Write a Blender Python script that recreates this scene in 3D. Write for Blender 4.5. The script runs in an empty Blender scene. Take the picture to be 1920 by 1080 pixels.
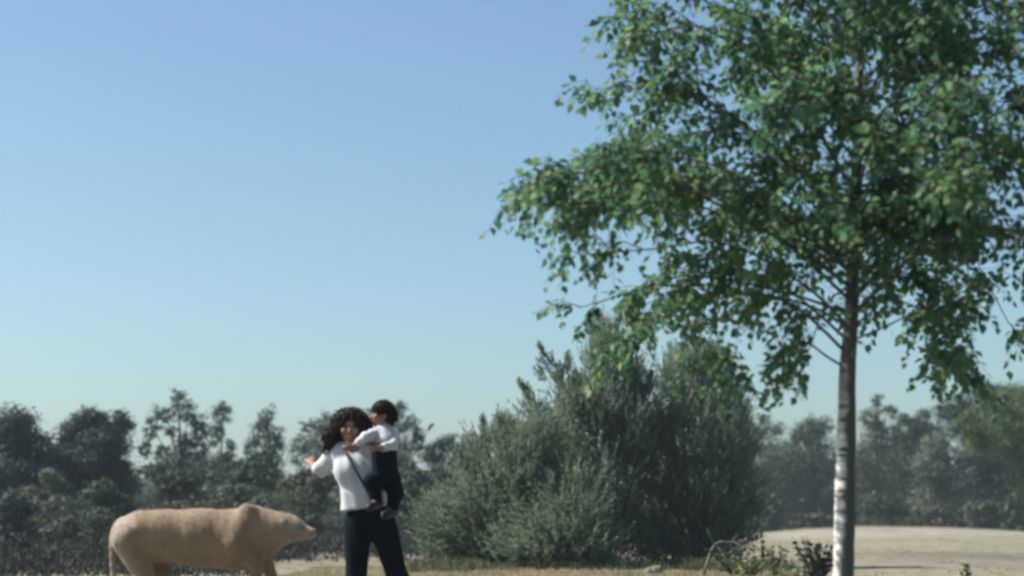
import bpy, bmesh, math, random
import numpy as np
from mathutils import Vector, Matrix

scene = bpy.context.scene
COL = scene.collection
R = math.radians

# ------------------------------------------------------------------ camera, sky, sun, exposure
CAM_H = 0.85
F = 3583.0                       # focal length in pixels of a 1920 wide frame
PITCH = math.atan((975 - 540) / F)
cam_data = bpy.data.cameras.new('camera')
cam = bpy.data.objects.new('camera', cam_data)
COL.objects.link(cam)
cam_data.sensor_width = 36.0
cam_data.lens = 36.0 * F / 1920.0
cam_data.clip_start = 0.1
cam_data.clip_end = 3000
cam.location = (0, 0, CAM_H)
cam.rotation_euler = (math.pi / 2 + PITCH, 0, 0)
cam_data.dof.use_dof = True
cam_data.dof.focus_distance = 18.0
cam_data.dof.aperture_fstop = 1.6
scene.camera = cam

SUN_EL, SUN_AZ = 46.0, 277.0     # azimuth clockwise from the view direction (+Y)
world = bpy.data.worlds.new('World')
scene.world = world
world.use_nodes = True
wn = world.node_tree.nodes
wl = world.node_tree.links
sky = wn.new('ShaderNodeTexSky')
sky.sky_type = 'NISHITA'
sky.sun_disc = False
sky.sun_elevation = R(SUN_EL)
sky.sun_rotation = R(SUN_AZ)
sky.altitude = 0
sky.air_density = 0.92
sky.dust_density = 1.7
sky.ozone_density = 7.0
bg = wn['Background']
bg.inputs['Strength'].default_value = 0.085
tint = wn.new('ShaderNodeMix'); tint.data_type = 'RGBA'; tint.blend_type = 'MULTIPLY'
tint.inputs[0].default_value = 1.0
tint.inputs[7].default_value = (1.17, 1.18, 0.99, 1)
wl.new(sky.outputs[0], tint.inputs[6]); wl.new(tint.outputs[2], bg.inputs['Color'])

sun_d = bpy.data.lights.new('sun', 'SUN')
sun = bpy.data.objects.new('sun', sun_d)
COL.objects.link(sun)
sun_d.energy = 5.0
sun_d.angle = R(0.5)
sun_d.color = (1.0, 0.95, 0.87)
sv = Vector((math.sin(R(SUN_AZ)) * math.cos(R(SUN_EL)), math.cos(R(SUN_AZ)) * math.cos(R(SUN_EL)), math.sin(R(SUN_EL))))
sun.rotation_euler = sv.to_track_quat('Z', 'Y').to_euler()
sun.location = (-20, 10, 30)

vs = scene.view_settings
vs.view_transform = 'Standard'
vs.look = 'None'
vs.exposure = 0.85
vs.gamma = 1.0
vs.use_curve_mapping = False
scene.render.engine = 'CYCLES'
scene.cycles.use_denoising = True
scene.cycles.filter_width = 2.8
scene.cycles.max_bounces = 8
scene.cycles.transparent_max_bounces = 8
scene.cycles.volume_bounces = 1

# ------------------------------------------------------------------ helpers
cp, sp = math.cos(PITCH), math.sin(PITCH)


def PT(px, py, d):
    """point at distance d (along +Y) that the photograph shows at pixel px, py"""
    a, b = (px - 960) / F, (540 - py) / F
    y = cp - b * sp
    z = sp + b * cp
    k = d / y
    return np.array((a * k, d, CAM_H + z * k))


def sstep(a, b, x):
    t = np.clip((x - a) / (b - a), 0, 1)
    return t * t * (3 - 2 * t)


def terrain(x, y):
    x = np.asarray(x, float)
    y = np.asarray(y, float)
    rise = sstep(48, 108, y)
    z = rise * (0.72 * np.exp(-((x - 21) / 9.0) ** 2) - 0.24)
    z = z - 1.0 * sstep(112, 150, y) * np.exp(-((x - 21) / 14.0) ** 2)
    z = z + 0.020 * np.sin(x * 0.9 + 1.3 * np.sin(y * 0.23)) + 0.015 * np.sin(y * 0.61 + x * 0.31)
    return z


def mat_new(name):
    m = bpy.data.materials.new(name)
    m.use_nodes = True
    return m, m.node_tree.nodes, m.node_tree.links, m.node_tree.nodes['Principled BSDF']


def ramp(nodes, cols, pos=None):
    r = nodes.new('ShaderNodeValToRGB')
    el = r.color_ramp.elements
    pos = pos or [i / (len(cols) - 1) for i in range(len(cols))]
    while len(el) < len(cols):
        el.new(0.5)
    for e, c, p in zip(el, cols, pos):
        e.position = p
        e.color = (*c, 1)
    return r


def leaf_mat(name, cols, trans=0.35, rough=0.55, scale=2.0):
    """leaf colour varies from leaf to leaf and in broad natural patches"""
    m, N, L, p = mat_new(name)
    geo = N.new('ShaderNodeNewGeometry')
    oi = N.new('ShaderNodeObjectInfo')
    add = N.new('ShaderNodeMath'); add.operation = 'ADD'
    fr = N.new('ShaderNodeMath'); fr.operation = 'FRACT'
    L.new(geo.outputs['Random Per Island'], add.inputs[0])
    L.new(oi.outputs['Random'], add.inputs[1])
    L.new(add.outputs[0], fr.inputs[0])
    tc = N.new('ShaderNodeTexCoord')
    ns = N.new('ShaderNodeTexNoise'); ns.inputs['Scale'].default_value = scale
    ns.inputs['Detail'].default_value = 2
    L.new(tc.outputs['Object'], ns.inputs['Vector'])
    mx = N.new('ShaderNodeMix'); mx.data_type = 'FLOAT'
    mx.inputs[0].default_value = 0.5
    L.new(fr.outputs[0], mx.inputs[2]); L.new(ns.outputs[0], mx.inputs[3])
    r = ramp(N, cols, [0.2 + 0.6 * i / (len(cols) - 1) for i in range(len(cols))])
    L.new(mx.outputs[0], r.inputs[0])
    L.new(r.outputs[0], p.inputs['Base Color'])
    p.inputs['Roughness'].default_value = rough
    p.inputs['Specular IOR Level'].default_value = 0.35
    t = N.new('ShaderNodeBsdfTranslucent')
    hs = N.new('ShaderNodeHueSaturation')
    hs.inputs['Hue'].default_value = 0.485; hs.inputs['Value'].default_value = 1.3
    L.new(r.outputs[0], hs.inputs['Color']); L.new(hs.outputs[0], t.inputs[0])
    ms = N.new('ShaderNodeMixShader'); ms.inputs[0].default_value = trans
    L.new(p.outputs[0], ms.inputs[1]); L.new(t.outputs[0], ms.inputs[2])
    L.new(ms.outputs[0], N['Material Output'].inputs['Surface'])
    return m


def plain_mat(name, cols, scale=6.0, rough=0.8, bump=0.0, detail=5, spec=0.3, stretch=(1, 1, 1), sheen=0.0):
    m, N, L, p = mat_new(name)
    tc = N.new('ShaderNodeTexCoord')
    mp = N.new('ShaderNodeMapping'); mp.inputs['Scale'].default_value = stretch
    ns = N.new('ShaderNodeTexNoise'); ns.inputs['Scale'].default_value = scale
    ns.inputs['Detail'].default_value = detail
    L.new(tc.outputs['Object'], mp.inputs['Vector']); L.new(mp.outputs[0], ns.inputs['Vector'])
    r = ramp(N, cols, [0.3 + 0.4 * i / (len(cols) - 1) for i in range(len(cols))])
    L.new(ns.outputs[0], r.inputs[0]); L.new(r.outputs[0], p.inputs['Base Color'])
    p.inputs['Roughness'].default_value = rough
    p.inputs['Specular IOR Level'].default_value = spec
    p.inputs['Sheen Weight'].default_value = sheen
    if bump:
        b = N.new('ShaderNodeBump'); b.inputs['Strength'].default_value = bump
        b.inputs['Distance'].default_value = 0.02
        L.new(ns.outputs[0], b.inputs['Height']); L.new(b.outputs[0], p.inputs['Normal'])
    return m


def mesh_np(name, verts, faces, smooth=False):
    """verts (N,3); faces: list of (M,k) integer arrays"""
    me = bpy.data.meshes.new(name)
    verts = np.asarray(verts, np.float32)
    if not isinstance(faces, (list, tuple)):
        faces = [faces]
    faces = [np.asarray(f, np.int32) for f in faces if len(f)]
    me.vertices.add(len(verts))
    me.vertices.foreach_set('co', verts.ravel())
    loops = np.concatenate([f.ravel() for f in faces])
    sizes = np.concatenate([np.full(len(f), f.shape[1], np.int32) for f in faces])
    starts = np.concatenate(([0], np.cumsum(sizes)[:-1])).astype(np.int32)
    me.loops.add(len(loops))
    me.loops.foreach_set('vertex_index', loops)
    me.polygons.add(len(sizes))
    me.polygons.foreach_set('loop_start', starts)
    me.polygons.foreach_set('loop_total', sizes)
    if smooth:
        me.polygons.foreach_set('use_smooth', np.ones(len(sizes), bool))
    me.update(calc_edges=True)
    me.validate()
    return me


def root(name, loc, label, cat, group=None):
    o = bpy.data.objects.new(name, None)
    COL.objects.link(o)
    o.location = Vector([float(v) for v in loc])
    o.empty_display_size = 0.2
    o['label'] = label
    o['category'] = cat
    if group:
        o['group'] = group
    return o


def part(name, verts, faces, mat, parent, smooth=False, kind=None, label=None):
    """verts in world space; the part's origin is its thing's base"""
    off = np.array(parent.location) if parent is not None else np.zeros(3)
    if parent is not None and parent.parent is not None:
        off = off + np.array(parent.parent.location)
    me = mesh_np(name, np.asarray(verts) - off, faces, smooth)
    if mat is not None:
        me.materials.append(mat)
    o = bpy.data.objects.new(name, me)
    COL.objects.link(o)
    if parent is not None:
        o.parent = parent
    if kind:
        o['kind'] = kind
    if label:
        o['label'] = label
    return o


class Geo:
    """collects tubes and leaf faces in numpy"""
    def __init__(self):
        self.v, self.f3, self.f4, self.n = [], [], [], 0

    def add(self, v, f3=None, f4=None):
        v = np.asarray(v, float).reshape(-1, 3)
        if f3 is not None and len(f3):
            self.f3.append(np.asarray(f3) + self.n)
        if f4 is not None and len(f4):
            self.f4.append(np.asarray(f4) + self.n)
        self.v.append(v)
        self.n += len(v)

    def faces(self):
        out = []
        if self.f3:
            out.append(np.concatenate(self.f3))
        if self.f4:
            out.append(np.concatenate(self.f4))
        return out

    def verts(self):
        return np.concatenate(self.v)


def tube(g, pts, rad, sides=6, wob=0.0, rng=None):
    pts = np.asarray(pts, float)
    n = len(pts)
    rad = np.broadcast_to(np.asarray(rad, float), (n,))
    tan = np.gradient(pts, axis=0)
    tan /= np.linalg.norm(tan, axis=1)[:, None] + 1e-9
    ref = np.array((0.31, 0.95, 0.05)) if abs(tan[0][1]) < 0.9 else np.array((1.0, 0, 0.1))
    u = np.cross(tan, ref); u /= np.linalg.norm(u, axis=1)[:, None] + 1e-9
    w = np.cross(tan, u)
    a = np.arange(sides) * 2 * math.pi / sides
    r = rad[:, None] * np.ones(sides)
    if wob and rng is not None:
        r = r * (1 + wob * rng.uniform(-1, 1, (n, sides)))
    v = pts[:, None, :] + r[..., None] * (np.cos(a)[None, :, None] * u[:, None, :] + np.sin(a)[None, :, None] * w[:, None, :])
    v = v.reshape(-1, 3)
    i = np.arange(n - 1)[:, None] * sides
    j = np.arange(sides)[None, :]
    k = (j + 1) % sides
    f4 = np.stack((i + j, i + k, i + sides + k, i + sides + j), -1).reshape(-1, 4)
    v = np.vstack((v, pts[0], pts[-1]))
    c0, c1 = n * sides, n * sides + 1
    jj = np.arange(sides); kk = (jj + 1) % sides
    f3 = np.vstack((np.stack((np.full(sides, c0), kk, jj), -1),
                    np.stack((np.full(sides, c1), (n - 1) * sides + jj, (n - 1) * sides + kk), -1)))
    g.add(v, f3, f4)


def smooth_path(pts, n):
    """Catmull-Rom through control points"""
    p = np.asarray(pts, float)
    p = np.vstack((2 * p[0] - p[1], p, 2 * p[-1] - p[-2]))
    t = np.linspace(0, len(p) - 3 - 1e-6, n)
    i = t.astype(int)
    s = (t - i)[:, None]
    a, b, c, d = p[i], p[i + 1], p[i + 2], p[i + 3]
    return 0.5 * (2 * b + (c - a) * s + (2 * a - 5 * b + 4 * c - d) * s ** 2 + (3 * b - a - 3 * c + d) * s ** 3)


def rand_dirs(rng, n):
    v = rng.normal(size=(n, 3))
    return v / (np.linalg.norm(v, axis=1)[:, None] + 1e-9)


LEAF_V = np.array(((0, 0, 0), (-.36, .34, .05), (.36, .34, .05), (-.24, .66, .03), (.24, .66, .03), (0, 1, -.05), (0, .5, -.02)))
LEAF_F = np.array(((0, 2, 6), (0, 6, 1), (1, 6, 3), (6, 2, 4), (3, 6, 5), (6, 4, 5)))


def add_leaves(g, pos, axis, nrm, size):
    """full leaves: pos (N,3), axis = direction of the blade, nrm ~ normal"""
    ax = axis / (np.linalg.norm(axis, axis=1)[:, None] + 1e-9)
    w = np.cross(ax, nrm); w /= np.linalg.norm(w, axis=1)[:, None] + 1e-9
    n = np.cross(w, ax)
    n_ = len(pos)
    v = (pos[:, None, :] + size[:, None, None] * (LEAF_V[None, :, 0:1] * w[:, None, :] + LEAF_V[None, :, 1:2] * ax[:, None, :] + LEAF_V[None, :, 2:3] * n[:, None, :]))
    f = LEAF_F[None] + (np.arange(n_) * 7)[:, None, None]
    g.add(v.reshape(-1, 3), f.reshape(-1, 3))


def add_blades(g, pos, axis, length, width, rng):
    """narrow pointed blades, two triangles each"""
    ax = axis / (np.linalg.norm(axis, axis=1)[:, None] + 1e-9)
    w = np.cross(ax, rand_dirs(rng, len(pos))); w /= np.linalg.norm(w, axis=1)[:, None] + 1e-9
    L = length[:, None]; W = width[:, None]
    v = np.stack((pos, pos + ax * L * .45 - w * W * .5, pos + ax * L * .45 + w * W * .5, pos + ax * L), 1)
    f = np.array(((0, 2, 3, 1),))[None] + (np.arange(len(pos)) * 4)[:, None, None]
    g.add(v.reshape(-1, 3), None, f.reshape(-1, 4))


def add_quads(g, pos, size, rng, asp=0.6, nrm=None):
    """leafy flakes, one rhombus each, turned every way"""
    a = rand_dirs(rng, len(pos))
    if nrm is not None:
        nn = nrm + rand_dirs(rng, len(pos)) * .75
        a = np.cross(nn, a); a /= np.linalg.norm(a, axis=1)[:, None] + 1e-9
    b = np.cross(a, rand_dirs(rng, len(pos)) if nrm is None else nn); b /= np.linalg.norm(b, axis=1)[:, None] + 1e-9
    s = size[:, None]
    v = np.stack((pos - a * s * .5, pos + b * s * asp * .5, pos + a * s * .5, pos - b * s * asp * .5), 1)
    f = np.arange(len(pos) * 4).reshape(-1, 4)
    g.add(v.reshape(-1, 3), None, f)


# ------------------------------------------------------------------ materials
M = {}
M['birch_leaf'] = leaf_mat('birch_leaf', [(.032, .088, .058), (.060, .140, .078), (.10, .185, .086), (.16, .24, .09)], .55, .5, 1.6)
M['juniper'] = leaf_mat('juniper_needles', [(.065, .104, .068), (.12, .172, .114), (.17, .225, .155), (.235, .28, .205)], .5, .7, 1.0)
M['juniper_pale'] = leaf_mat('pale_juniper_needles', [(.075, .115, .075), (.13, .18, .12), (.19, .24, .17), (.27, .31, .24)], .5, .7, 1.0)
M['pine'] = leaf_mat('far_pine_needles', [(.008, .020, .018), (.015, .032, .027), (.026, .048, .038)], .12, .7, .7)
M['airy'] = leaf_mat('far_leaves', [(.020, .042, .032), (.036, .062, .046), (.05, .08, .056)], .3, .6, .8)
M['shrub_green'] = leaf_mat('shrub_leaves', [(.016, .035, .022), (.036, .062, .036), (.075, .105, .055)], .2, .65, .9)
M['shrub_brown'] = leaf_mat('dry_shrub_leaves', [(.042, .050, .030), (.07, .076, .044), (.105, .105, .062)], .2, .7, .9)
M['heather'] = leaf_mat('heather', [(.012, .020, .016), (.026, .034, .026), (.055, .058, .044)], .15, .75, .7)
M['grey_green'] = leaf_mat('grey_green_leaves', [(.034, .058, .038), (.08, .105, .068), (.15, .17, .11)], .22, .65, .8)
M['bright_leaf'] = leaf_mat('bright_green_leaves', [(.036, .07, .02), (.064, .108, .026), (.105, .15, .038)], .35, .55, 1.0)
M['bark'] = plain_mat('far_bark', [(.05, .042, .035), (.12, .10, .085)], 8, .9, .4, stretch=(1, 1, .2))
M['twig'] = plain_mat('twig_bark', [(.035, .028, .024), (.08, .065, .055)], 12, .85)
M['straw'] = leaf_mat('dry_grass', [(.17, .155, .085), (.30, .265, .155), (.44, .395, .25)], .25, .8, .6)
M['weed'] = leaf_mat('weed_leaves', [(.09, .11, .05), (.17, .19, .09), (.30, .31, .18)], .3, .7, 1.0)
M['low_green'] = leaf_mat('low_growth', [(.045, .06, .026), (.08, .095, .045), (.16, .16, .08)], .3, .75, 1.2)
M['dead_wood'] = plain_mat('dead_wood', [(.10, .098, .088), (.17, .165, .15)], 14, .85, .3)
M['stone'] = plain_mat('stone', [(.09, .09, .082), (.17, .17, .155)], 9, .9, .5)


def bark_birch():
    m, N, L, p = mat_new('birch_bark')
    tc = N.new('ShaderNodeTexCoord')
    mp = N.new('ShaderNodeMapping'); mp.inputs['Scale'].default_value = (5, 5, 22)
    ns = N.new('ShaderNodeTexNoise'); ns.inputs['Scale'].default_value = 1.6; ns.inputs['Detail'].default_value = 5
    L.new(tc.outputs['Object'], mp.inputs[0]); L.new(mp.outputs[0], ns.inputs['Vector'])
    n2 = N.new('ShaderNodeTexNoise'); n2.inputs['Scale'].default_value = 4.0; n2.inputs['Detail'].default_value = 3
    L.new(tc.outputs['Object'], n2.inputs['Vector'])
    r = ramp(N, [(.05, .045, .04), (.38, .37, .35), (.72, .71, .68)], [.36, .44, .62])
    L.new(ns.outputs[0], r.inputs[0])
    # the upper trunk of a young birch is brown, the lower turns white
    sx = N.new('ShaderNodeSeparateXYZ'); L.new(tc.outputs['Object'], sx.inputs[0])
    mr = N.new('ShaderNodeMapRange')
    mr.inputs['From Min'].default_value = 1.25; mr.inputs['From Max'].default_value = 1.75
    L.new(sx.outputs['Z'], mr.inputs['Value'])
    ad = N.new('ShaderNodeMath'); ad.operation = 'MULTIPLY_ADD'; ad.inputs[1].default_value = 0.9; ad.inputs[2].default_value = -0.45
    L.new(n2.outputs[0], ad.inputs[0])
    a2 = N.new('ShaderNodeMath'); a2.operation = 'ADD'; a2.use_clamp = True
    L.new(mr.outputs[0], a2.inputs[0]); L.new(ad.outputs[0], a2.inputs[1])
    mx = N.new('ShaderNodeMix'); mx.data_type = 'RGBA'
    L.new(a2.outputs[0], mx.inputs[0]); L.new(r.outputs[0], mx.inputs[6])
    mx.inputs[7].default_value = (.07, .069, .064, 1)
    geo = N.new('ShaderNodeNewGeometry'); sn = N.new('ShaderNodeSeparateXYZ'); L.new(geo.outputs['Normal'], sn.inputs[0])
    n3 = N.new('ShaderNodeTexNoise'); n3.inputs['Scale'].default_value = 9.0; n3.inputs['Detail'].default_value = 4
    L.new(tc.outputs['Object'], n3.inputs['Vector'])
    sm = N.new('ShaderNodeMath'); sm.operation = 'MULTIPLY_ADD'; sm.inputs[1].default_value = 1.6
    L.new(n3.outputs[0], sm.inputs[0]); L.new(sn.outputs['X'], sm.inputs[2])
    shade_side = N.new('ShaderNodeMapRange'); shade_side.inputs['From Min'].default_value = .30; shade_side.inputs['From Max'].default_value = .75  # shade painted into the bark: dark on the side turned from the sun
    L.new(sm.outputs[0], shade_side.inputs['Value'])
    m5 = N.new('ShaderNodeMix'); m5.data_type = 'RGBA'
    L.new(shade_side.outputs[0], m5.inputs[0]); L.new(mx.outputs[2], m5.inputs[6]); m5.inputs[7].default_value = (.055, .062, .05, 1)
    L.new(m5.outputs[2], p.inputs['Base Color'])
    p.inputs['Roughness'].default_value = .75
    b = N.new('ShaderNodeBump'); b.inputs['Strength'].default_value = .4; b.inputs['Distance'].default_value = .01
    L.new(ns.outputs[0], b.inputs['Height']); L.new(b.outputs[0], p.inputs['Normal'])
    return m


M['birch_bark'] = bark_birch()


def ground_mat():
    m, N, L, p = mat_new('dry_field')
    tc = N.new('ShaderNodeTexCoord')
    mp = N.new('ShaderNodeMapping'); mp.inputs['Scale'].default_value = (.10, .035, 1)
    n1 = N.new('ShaderNodeTexNoise'); n1.inputs['Scale'].default_value = 1.0; n1.inputs['Detail'].default_value = 6
    L.new(tc.outputs['Object'], mp.inputs[0]); L.new(mp.outputs[0], n1.inputs['Vector'])
    n2 = N.new('ShaderNodeTexNoise'); n2.inputs['Scale'].default_value = 1.8; n2.inputs['Detail'].default_value = 8
    L.new(tc.outputs['Object'], n2.inputs['Vector'])
    r1 = ramp(N, [(.14, .132, .092), (.218, .192, .150), (.205, .19, .135), (.275, .248, .202)], [.34, .46, .54, .66])
    L.new(n1.outputs[0], r1.inputs[0])
    r2 = ramp(N, [(.55, .56, .5), (1, 1, 1)], [.3, .62])
    L.new(n2.outputs[0], r2.inputs[0])
    mx = N.new('ShaderNodeMix'); mx.data_type = 'RGBA'; mx.blend_type = 'MULTIPLY'; mx.inputs[0].default_value = .75
    L.new(r1.outputs[0], mx.inputs[6]); L.new(r2.outputs[0], mx.inputs[7])
    L.new(mx.outputs[2], p.inputs['Base Color'])
    p.inputs['Roughness'].default_value = .95
    p.inputs['Specular IOR Level'].default_value = .1
    b = N.new('ShaderNodeBump'); b.inputs['Strength'].default_value = .8; b.inputs['Distance'].default_value = .08
    L.new(n2.outputs[0], b.inputs['Height']); L.new(b.outputs[0], p.inputs['Normal'])
    return m


M['ground'] = ground_mat()

# ------------------------------------------------------------------ ground
xs = np.unique(np.concatenate((np.linspace(-480, -50, 30), np.linspace(-50, 50, 160), np.linspace(50, 480, 30))))
ys = np.unique(np.concatenate((np.linspace(-200, 4, 14), np.linspace(4, 150, 240), np.linspace(150, 700, 30))))
X, Y = np.meshgrid(xs, ys, indexing='ij')
gv = np.stack((X, Y, terrain(X, Y)), -1).reshape(-1, 3)
ii, jj = np.meshgrid(np.arange(len(xs) - 1), np.arange(len(ys) - 1), indexing='ij')
q = (ii * len(ys) + jj).ravel()
gf = np.stack((q, q + len(ys), q + len(ys) + 1, q + 1), -1)
gr = part('ground', gv, gf, M['ground'], None, smooth=True)
gr['kind'] = 'structure'

# ------------------------------------------------------------------ haze
hv = np.array([(x, y, z) for x in (-520, 520) for y in (-240, 740) for z in (-2.8, 19.0)], float)
hf = np.array(((0, 1, 3, 2), (4, 6, 7, 5), (0, 4, 5, 1), (2, 3, 7, 6), (0, 2, 6, 4), (1, 5, 7, 3)))
haze_m = bpy.data.materials.new('haze_air'); haze_m.use_nodes = True
hn = haze_m.node_tree.nodes
hn.remove(hn['Principled BSDF'])
pv = hn.new('ShaderNodeVolumePrincipled')
pv.inputs['Color'].default_value = (.72, .87, 1.0, 1)
pv.inputs['Density'].default_value = 0.00042
pv.inputs['Anisotropy'].default_value = 0.2
haze_m.node_tree.links.new(pv.outputs[0], hn['Material Output'].inputs['Volume'])
hz = part('haze', hv, hf, haze_m, None, kind='stuff')

# ------------------------------------------------------------------ far trees
def crown_points(blobs, n, rng, clump=40, sp_=1.0):
    """points gathered in leafy clumps near the skins of ellipsoids; blobs (x,y,z,rx,ry,rz)"""
    B = np.array(blobs)
    w = (B[:, 3] * B[:, 5]) ** 1.0
    nc = max(1, n // clump)
    bi = rng.choice(len(B), nc, p=w / w.sum())
    d = rand_dirs(rng, nc)
    rr = rng.uniform(.25, 1.0, nc) ** .5
    c = B[bi, :3] + d * rr[:, None] * B[bi, 3:]
    sig = np.minimum(B[bi, 3], B[bi, 5]) * rng.uniform(.12, .26, nc) * sp_
    idx = np.repeat(np.arange(nc), clump)
    off = rng.normal(size=(len(idx), 3)) * np.array((1.1, 1.1, .75))
    nr = off / (np.linalg.norm(off, axis=1)[:, None] + 1e-9) * .8 + d[idx] * .6
    return c[idx] + off * sig[idx][:, None], nr


GROUPS = {}


def far_tree(name, label, cat, group, D, blobs_px, base_px, n, mat, leaf, seed, trunk=None, asp=.6, clump=40):
    """blobs_px: (px, py, rx, ry[, ddepth]) of crown masses; base_px: trunk foot"""
    rng = np.random.default_rng(seed)
    s = F / D
    bx, _, _ = PT(base_px, 900, D)
    t = root(name, (bx, D, float(terrain(bx, D))), label, cat, group)
    blobs = []
    for b in blobs_px:
        c = PT(b[0], b[1], D)
        dd = b[4] if len(b) > 4 else rng.uniform(-.5, .5) * b[2] / s * 1.4
        c = c + np.array((0, dd, 0))
        blobs.append((*c, b[2] / s, max(b[2], b[3] * .6) / s, b[3] / s))
    fine = cat == 'tree'
    pts, nr = crown_points(blobs, int(n * (2.2 if fine else 1)), rng, clump, 1.35 if fine else 1.0)
    leaf = leaf * (.64 if fine else 1)
    ok = pts[:, 2] > terrain(pts[:, 0], pts[:, 1]) + .05
    pts, nr = pts[ok], nr[ok]
    g = Geo()
    add_quads(g, pts, rng.uniform(.6, 1.4, len(pts)) * leaf, rng, asp, nr)
    part('crown', g.verts(), g.faces(), mat, t)
    # trunk with limbs reaching into the crown masses
    g = Geo()
    base = np.array(t.location) - np.array((0, 0, .1))
    top = max(blobs, key=lambda b: b[2] + b[5])
    tp = np.array((top[0], top[1], top[2] + top[5] * .6))
    mid = base + (tp - base) * .5 + np.array((rng.uniform(-.2, .2), 0, 0))
    H = tp[2] - base[2]
    r0 = trunk or H * .018
    path = smooth_path([base, mid, tp], 9)
    tube(g, path, np.linspace(r0, r0 * .2, 9), 7, .1, rng)
    for b in blobs:
        e = np.array(b[:3]) + np.array((0, 0, b[5] * .5))
        i = int(np.clip((b[2] - base[2]) / H * 8 * .7, 1, 7))
        st = path[i]
        if np.linalg.norm(e - st) < .2:
            continue
        m = st + (e - st) * .55 + np.array((0, 0, -.08 * np.linalg.norm(e - st)))
        tube(g, smooth_path([st, m, e], 6), np.linspace(r0 * .4, r0 * .1, 6), 5)
    part('trunk', g.verts(), g.faces(), M['bark'], t, smooth=True)
    return t


GL, GRr, GS = 'trees of the far treeline', 'trees beyond the pale field', 'shrubs before the treeline'
rs = random.Random(4)


def blobset(cx, top, w, bot, k, seed, slim=1.0):
    """irregular crown made of k masses inside a box of pixels"""
    r = random.Random(seed)
    out = []
    h = bot - top
    for i in range(k):
        f = (i + .5) / k
        y = top + h * (f ** 1.0)
        half = w * .5 * (.45 + .9 * math.sin(math.pi * min(1, .18 + f * .75)))
        rx = half * r.uniform(.42, .62) * slim
        x = cx + r.uniform(-1, 1) * (half - rx * .8)
        ry = h / k * r.uniform(.7, 1.1)
        out.append((x, y, rx, ry))
    return out


# left treeline, from the frame's edge towards the big junipers
far_tree('pine_tree', 'dark rounded pine cut by the picture edge at the treeline end', 'tree', GL, 66,
         [(35, 800, 42, 38), (5, 830, 60, 45), (60, 850, 45, 40), (20, 900, 75, 45), (90, 905, 40, 36), (-50, 860, 70, 70), (40, 960, 90, 45)], 20, 14000, M['pine'], .17, 11)
far_tree('pine_tree', 'dark blue-green pine with a jagged flat crown beside the rounded pine', 'tree', GL, 68,
         [(170, 790, 34, 22), (225, 790, 24, 20), (140, 815, 36, 24), (200, 830, 48, 34), (118, 840, 22, 20), (165, 870, 70, 36), (215, 900, 44, 40), (150, 935, 70, 40)], 172, 14000, M['pine'], .17, 12)
far_tree('airy_tree', 'tallest airy grey-green tree of the treeline with sky showing through', 'tree', GL, 76,
         [(331, 748, 16, 20), (308, 775, 22, 20), (352, 772, 18, 26), (285, 805, 16, 22), (322, 808, 14, 14), (372, 800, 17, 34), (350, 835, 18, 24), (275, 845, 12, 22), (305, 850, 14, 20), (380, 850, 16, 30), (330, 890, 50, 28)], 330, 3400, M['airy'], .16, 13, clump=26)
far_tree('airy_tree', 'short narrow airy tree just beside the tallest airy tree', 'tree', GL, 80,
         [(416, 778, 19, 24), (408, 815, 18, 24), (428, 850, 12, 30), (412, 880, 26, 30)], 416, 1500, M['airy'], .16, 14, clump=26)
far_tree('airy_tree', 'slender airy tree standing alone between sky gaps mid treeline', 'tree', GL, 80,
         [(500, 778, 15, 24), (488, 808, 20, 26), (516, 825, 20, 26), (476, 845, 16, 30), (505, 865, 28, 34)], 500, 2000, M['airy'], .16, 15, clump=26)
far_tree('airy_tree', 'thin twiggy tree just behind the adult’s raised elbow', 'tree', GL, 84,
         [(596, 795, 16, 16), (570, 805, 11, 22), (615, 800, 20, 30), (588, 840, 30, 30), (560, 850, 16, 34)], 590, 1700, M['airy'], .15, 16, clump=24)
far_tree('airy_tree', 'airy tree directly behind the carried child’s head', 'tree', GL, 82,
         [(748, 768, 15, 24), (768, 800, 18, 28), (730, 800, 18, 30), (786, 826, 12, 24), (752, 850, 30, 30), (700, 780, 14, 20), (808, 802, 5, 10)], 752, 2400, M['airy'], .15, 17, clump=26)
far_tree('pine_tree', 'low dark flat-topped pine between the child and the junipers', 'tree', GL, 72,
         [(850, 838, 42, 20), (815, 855, 22, 26), (890, 850, 30, 22), (860, 885, 52, 36), (820, 920, 36, 44), (880, 950, 50, 50)], 850, 6000, M['pine'], .16, 18)
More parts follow.
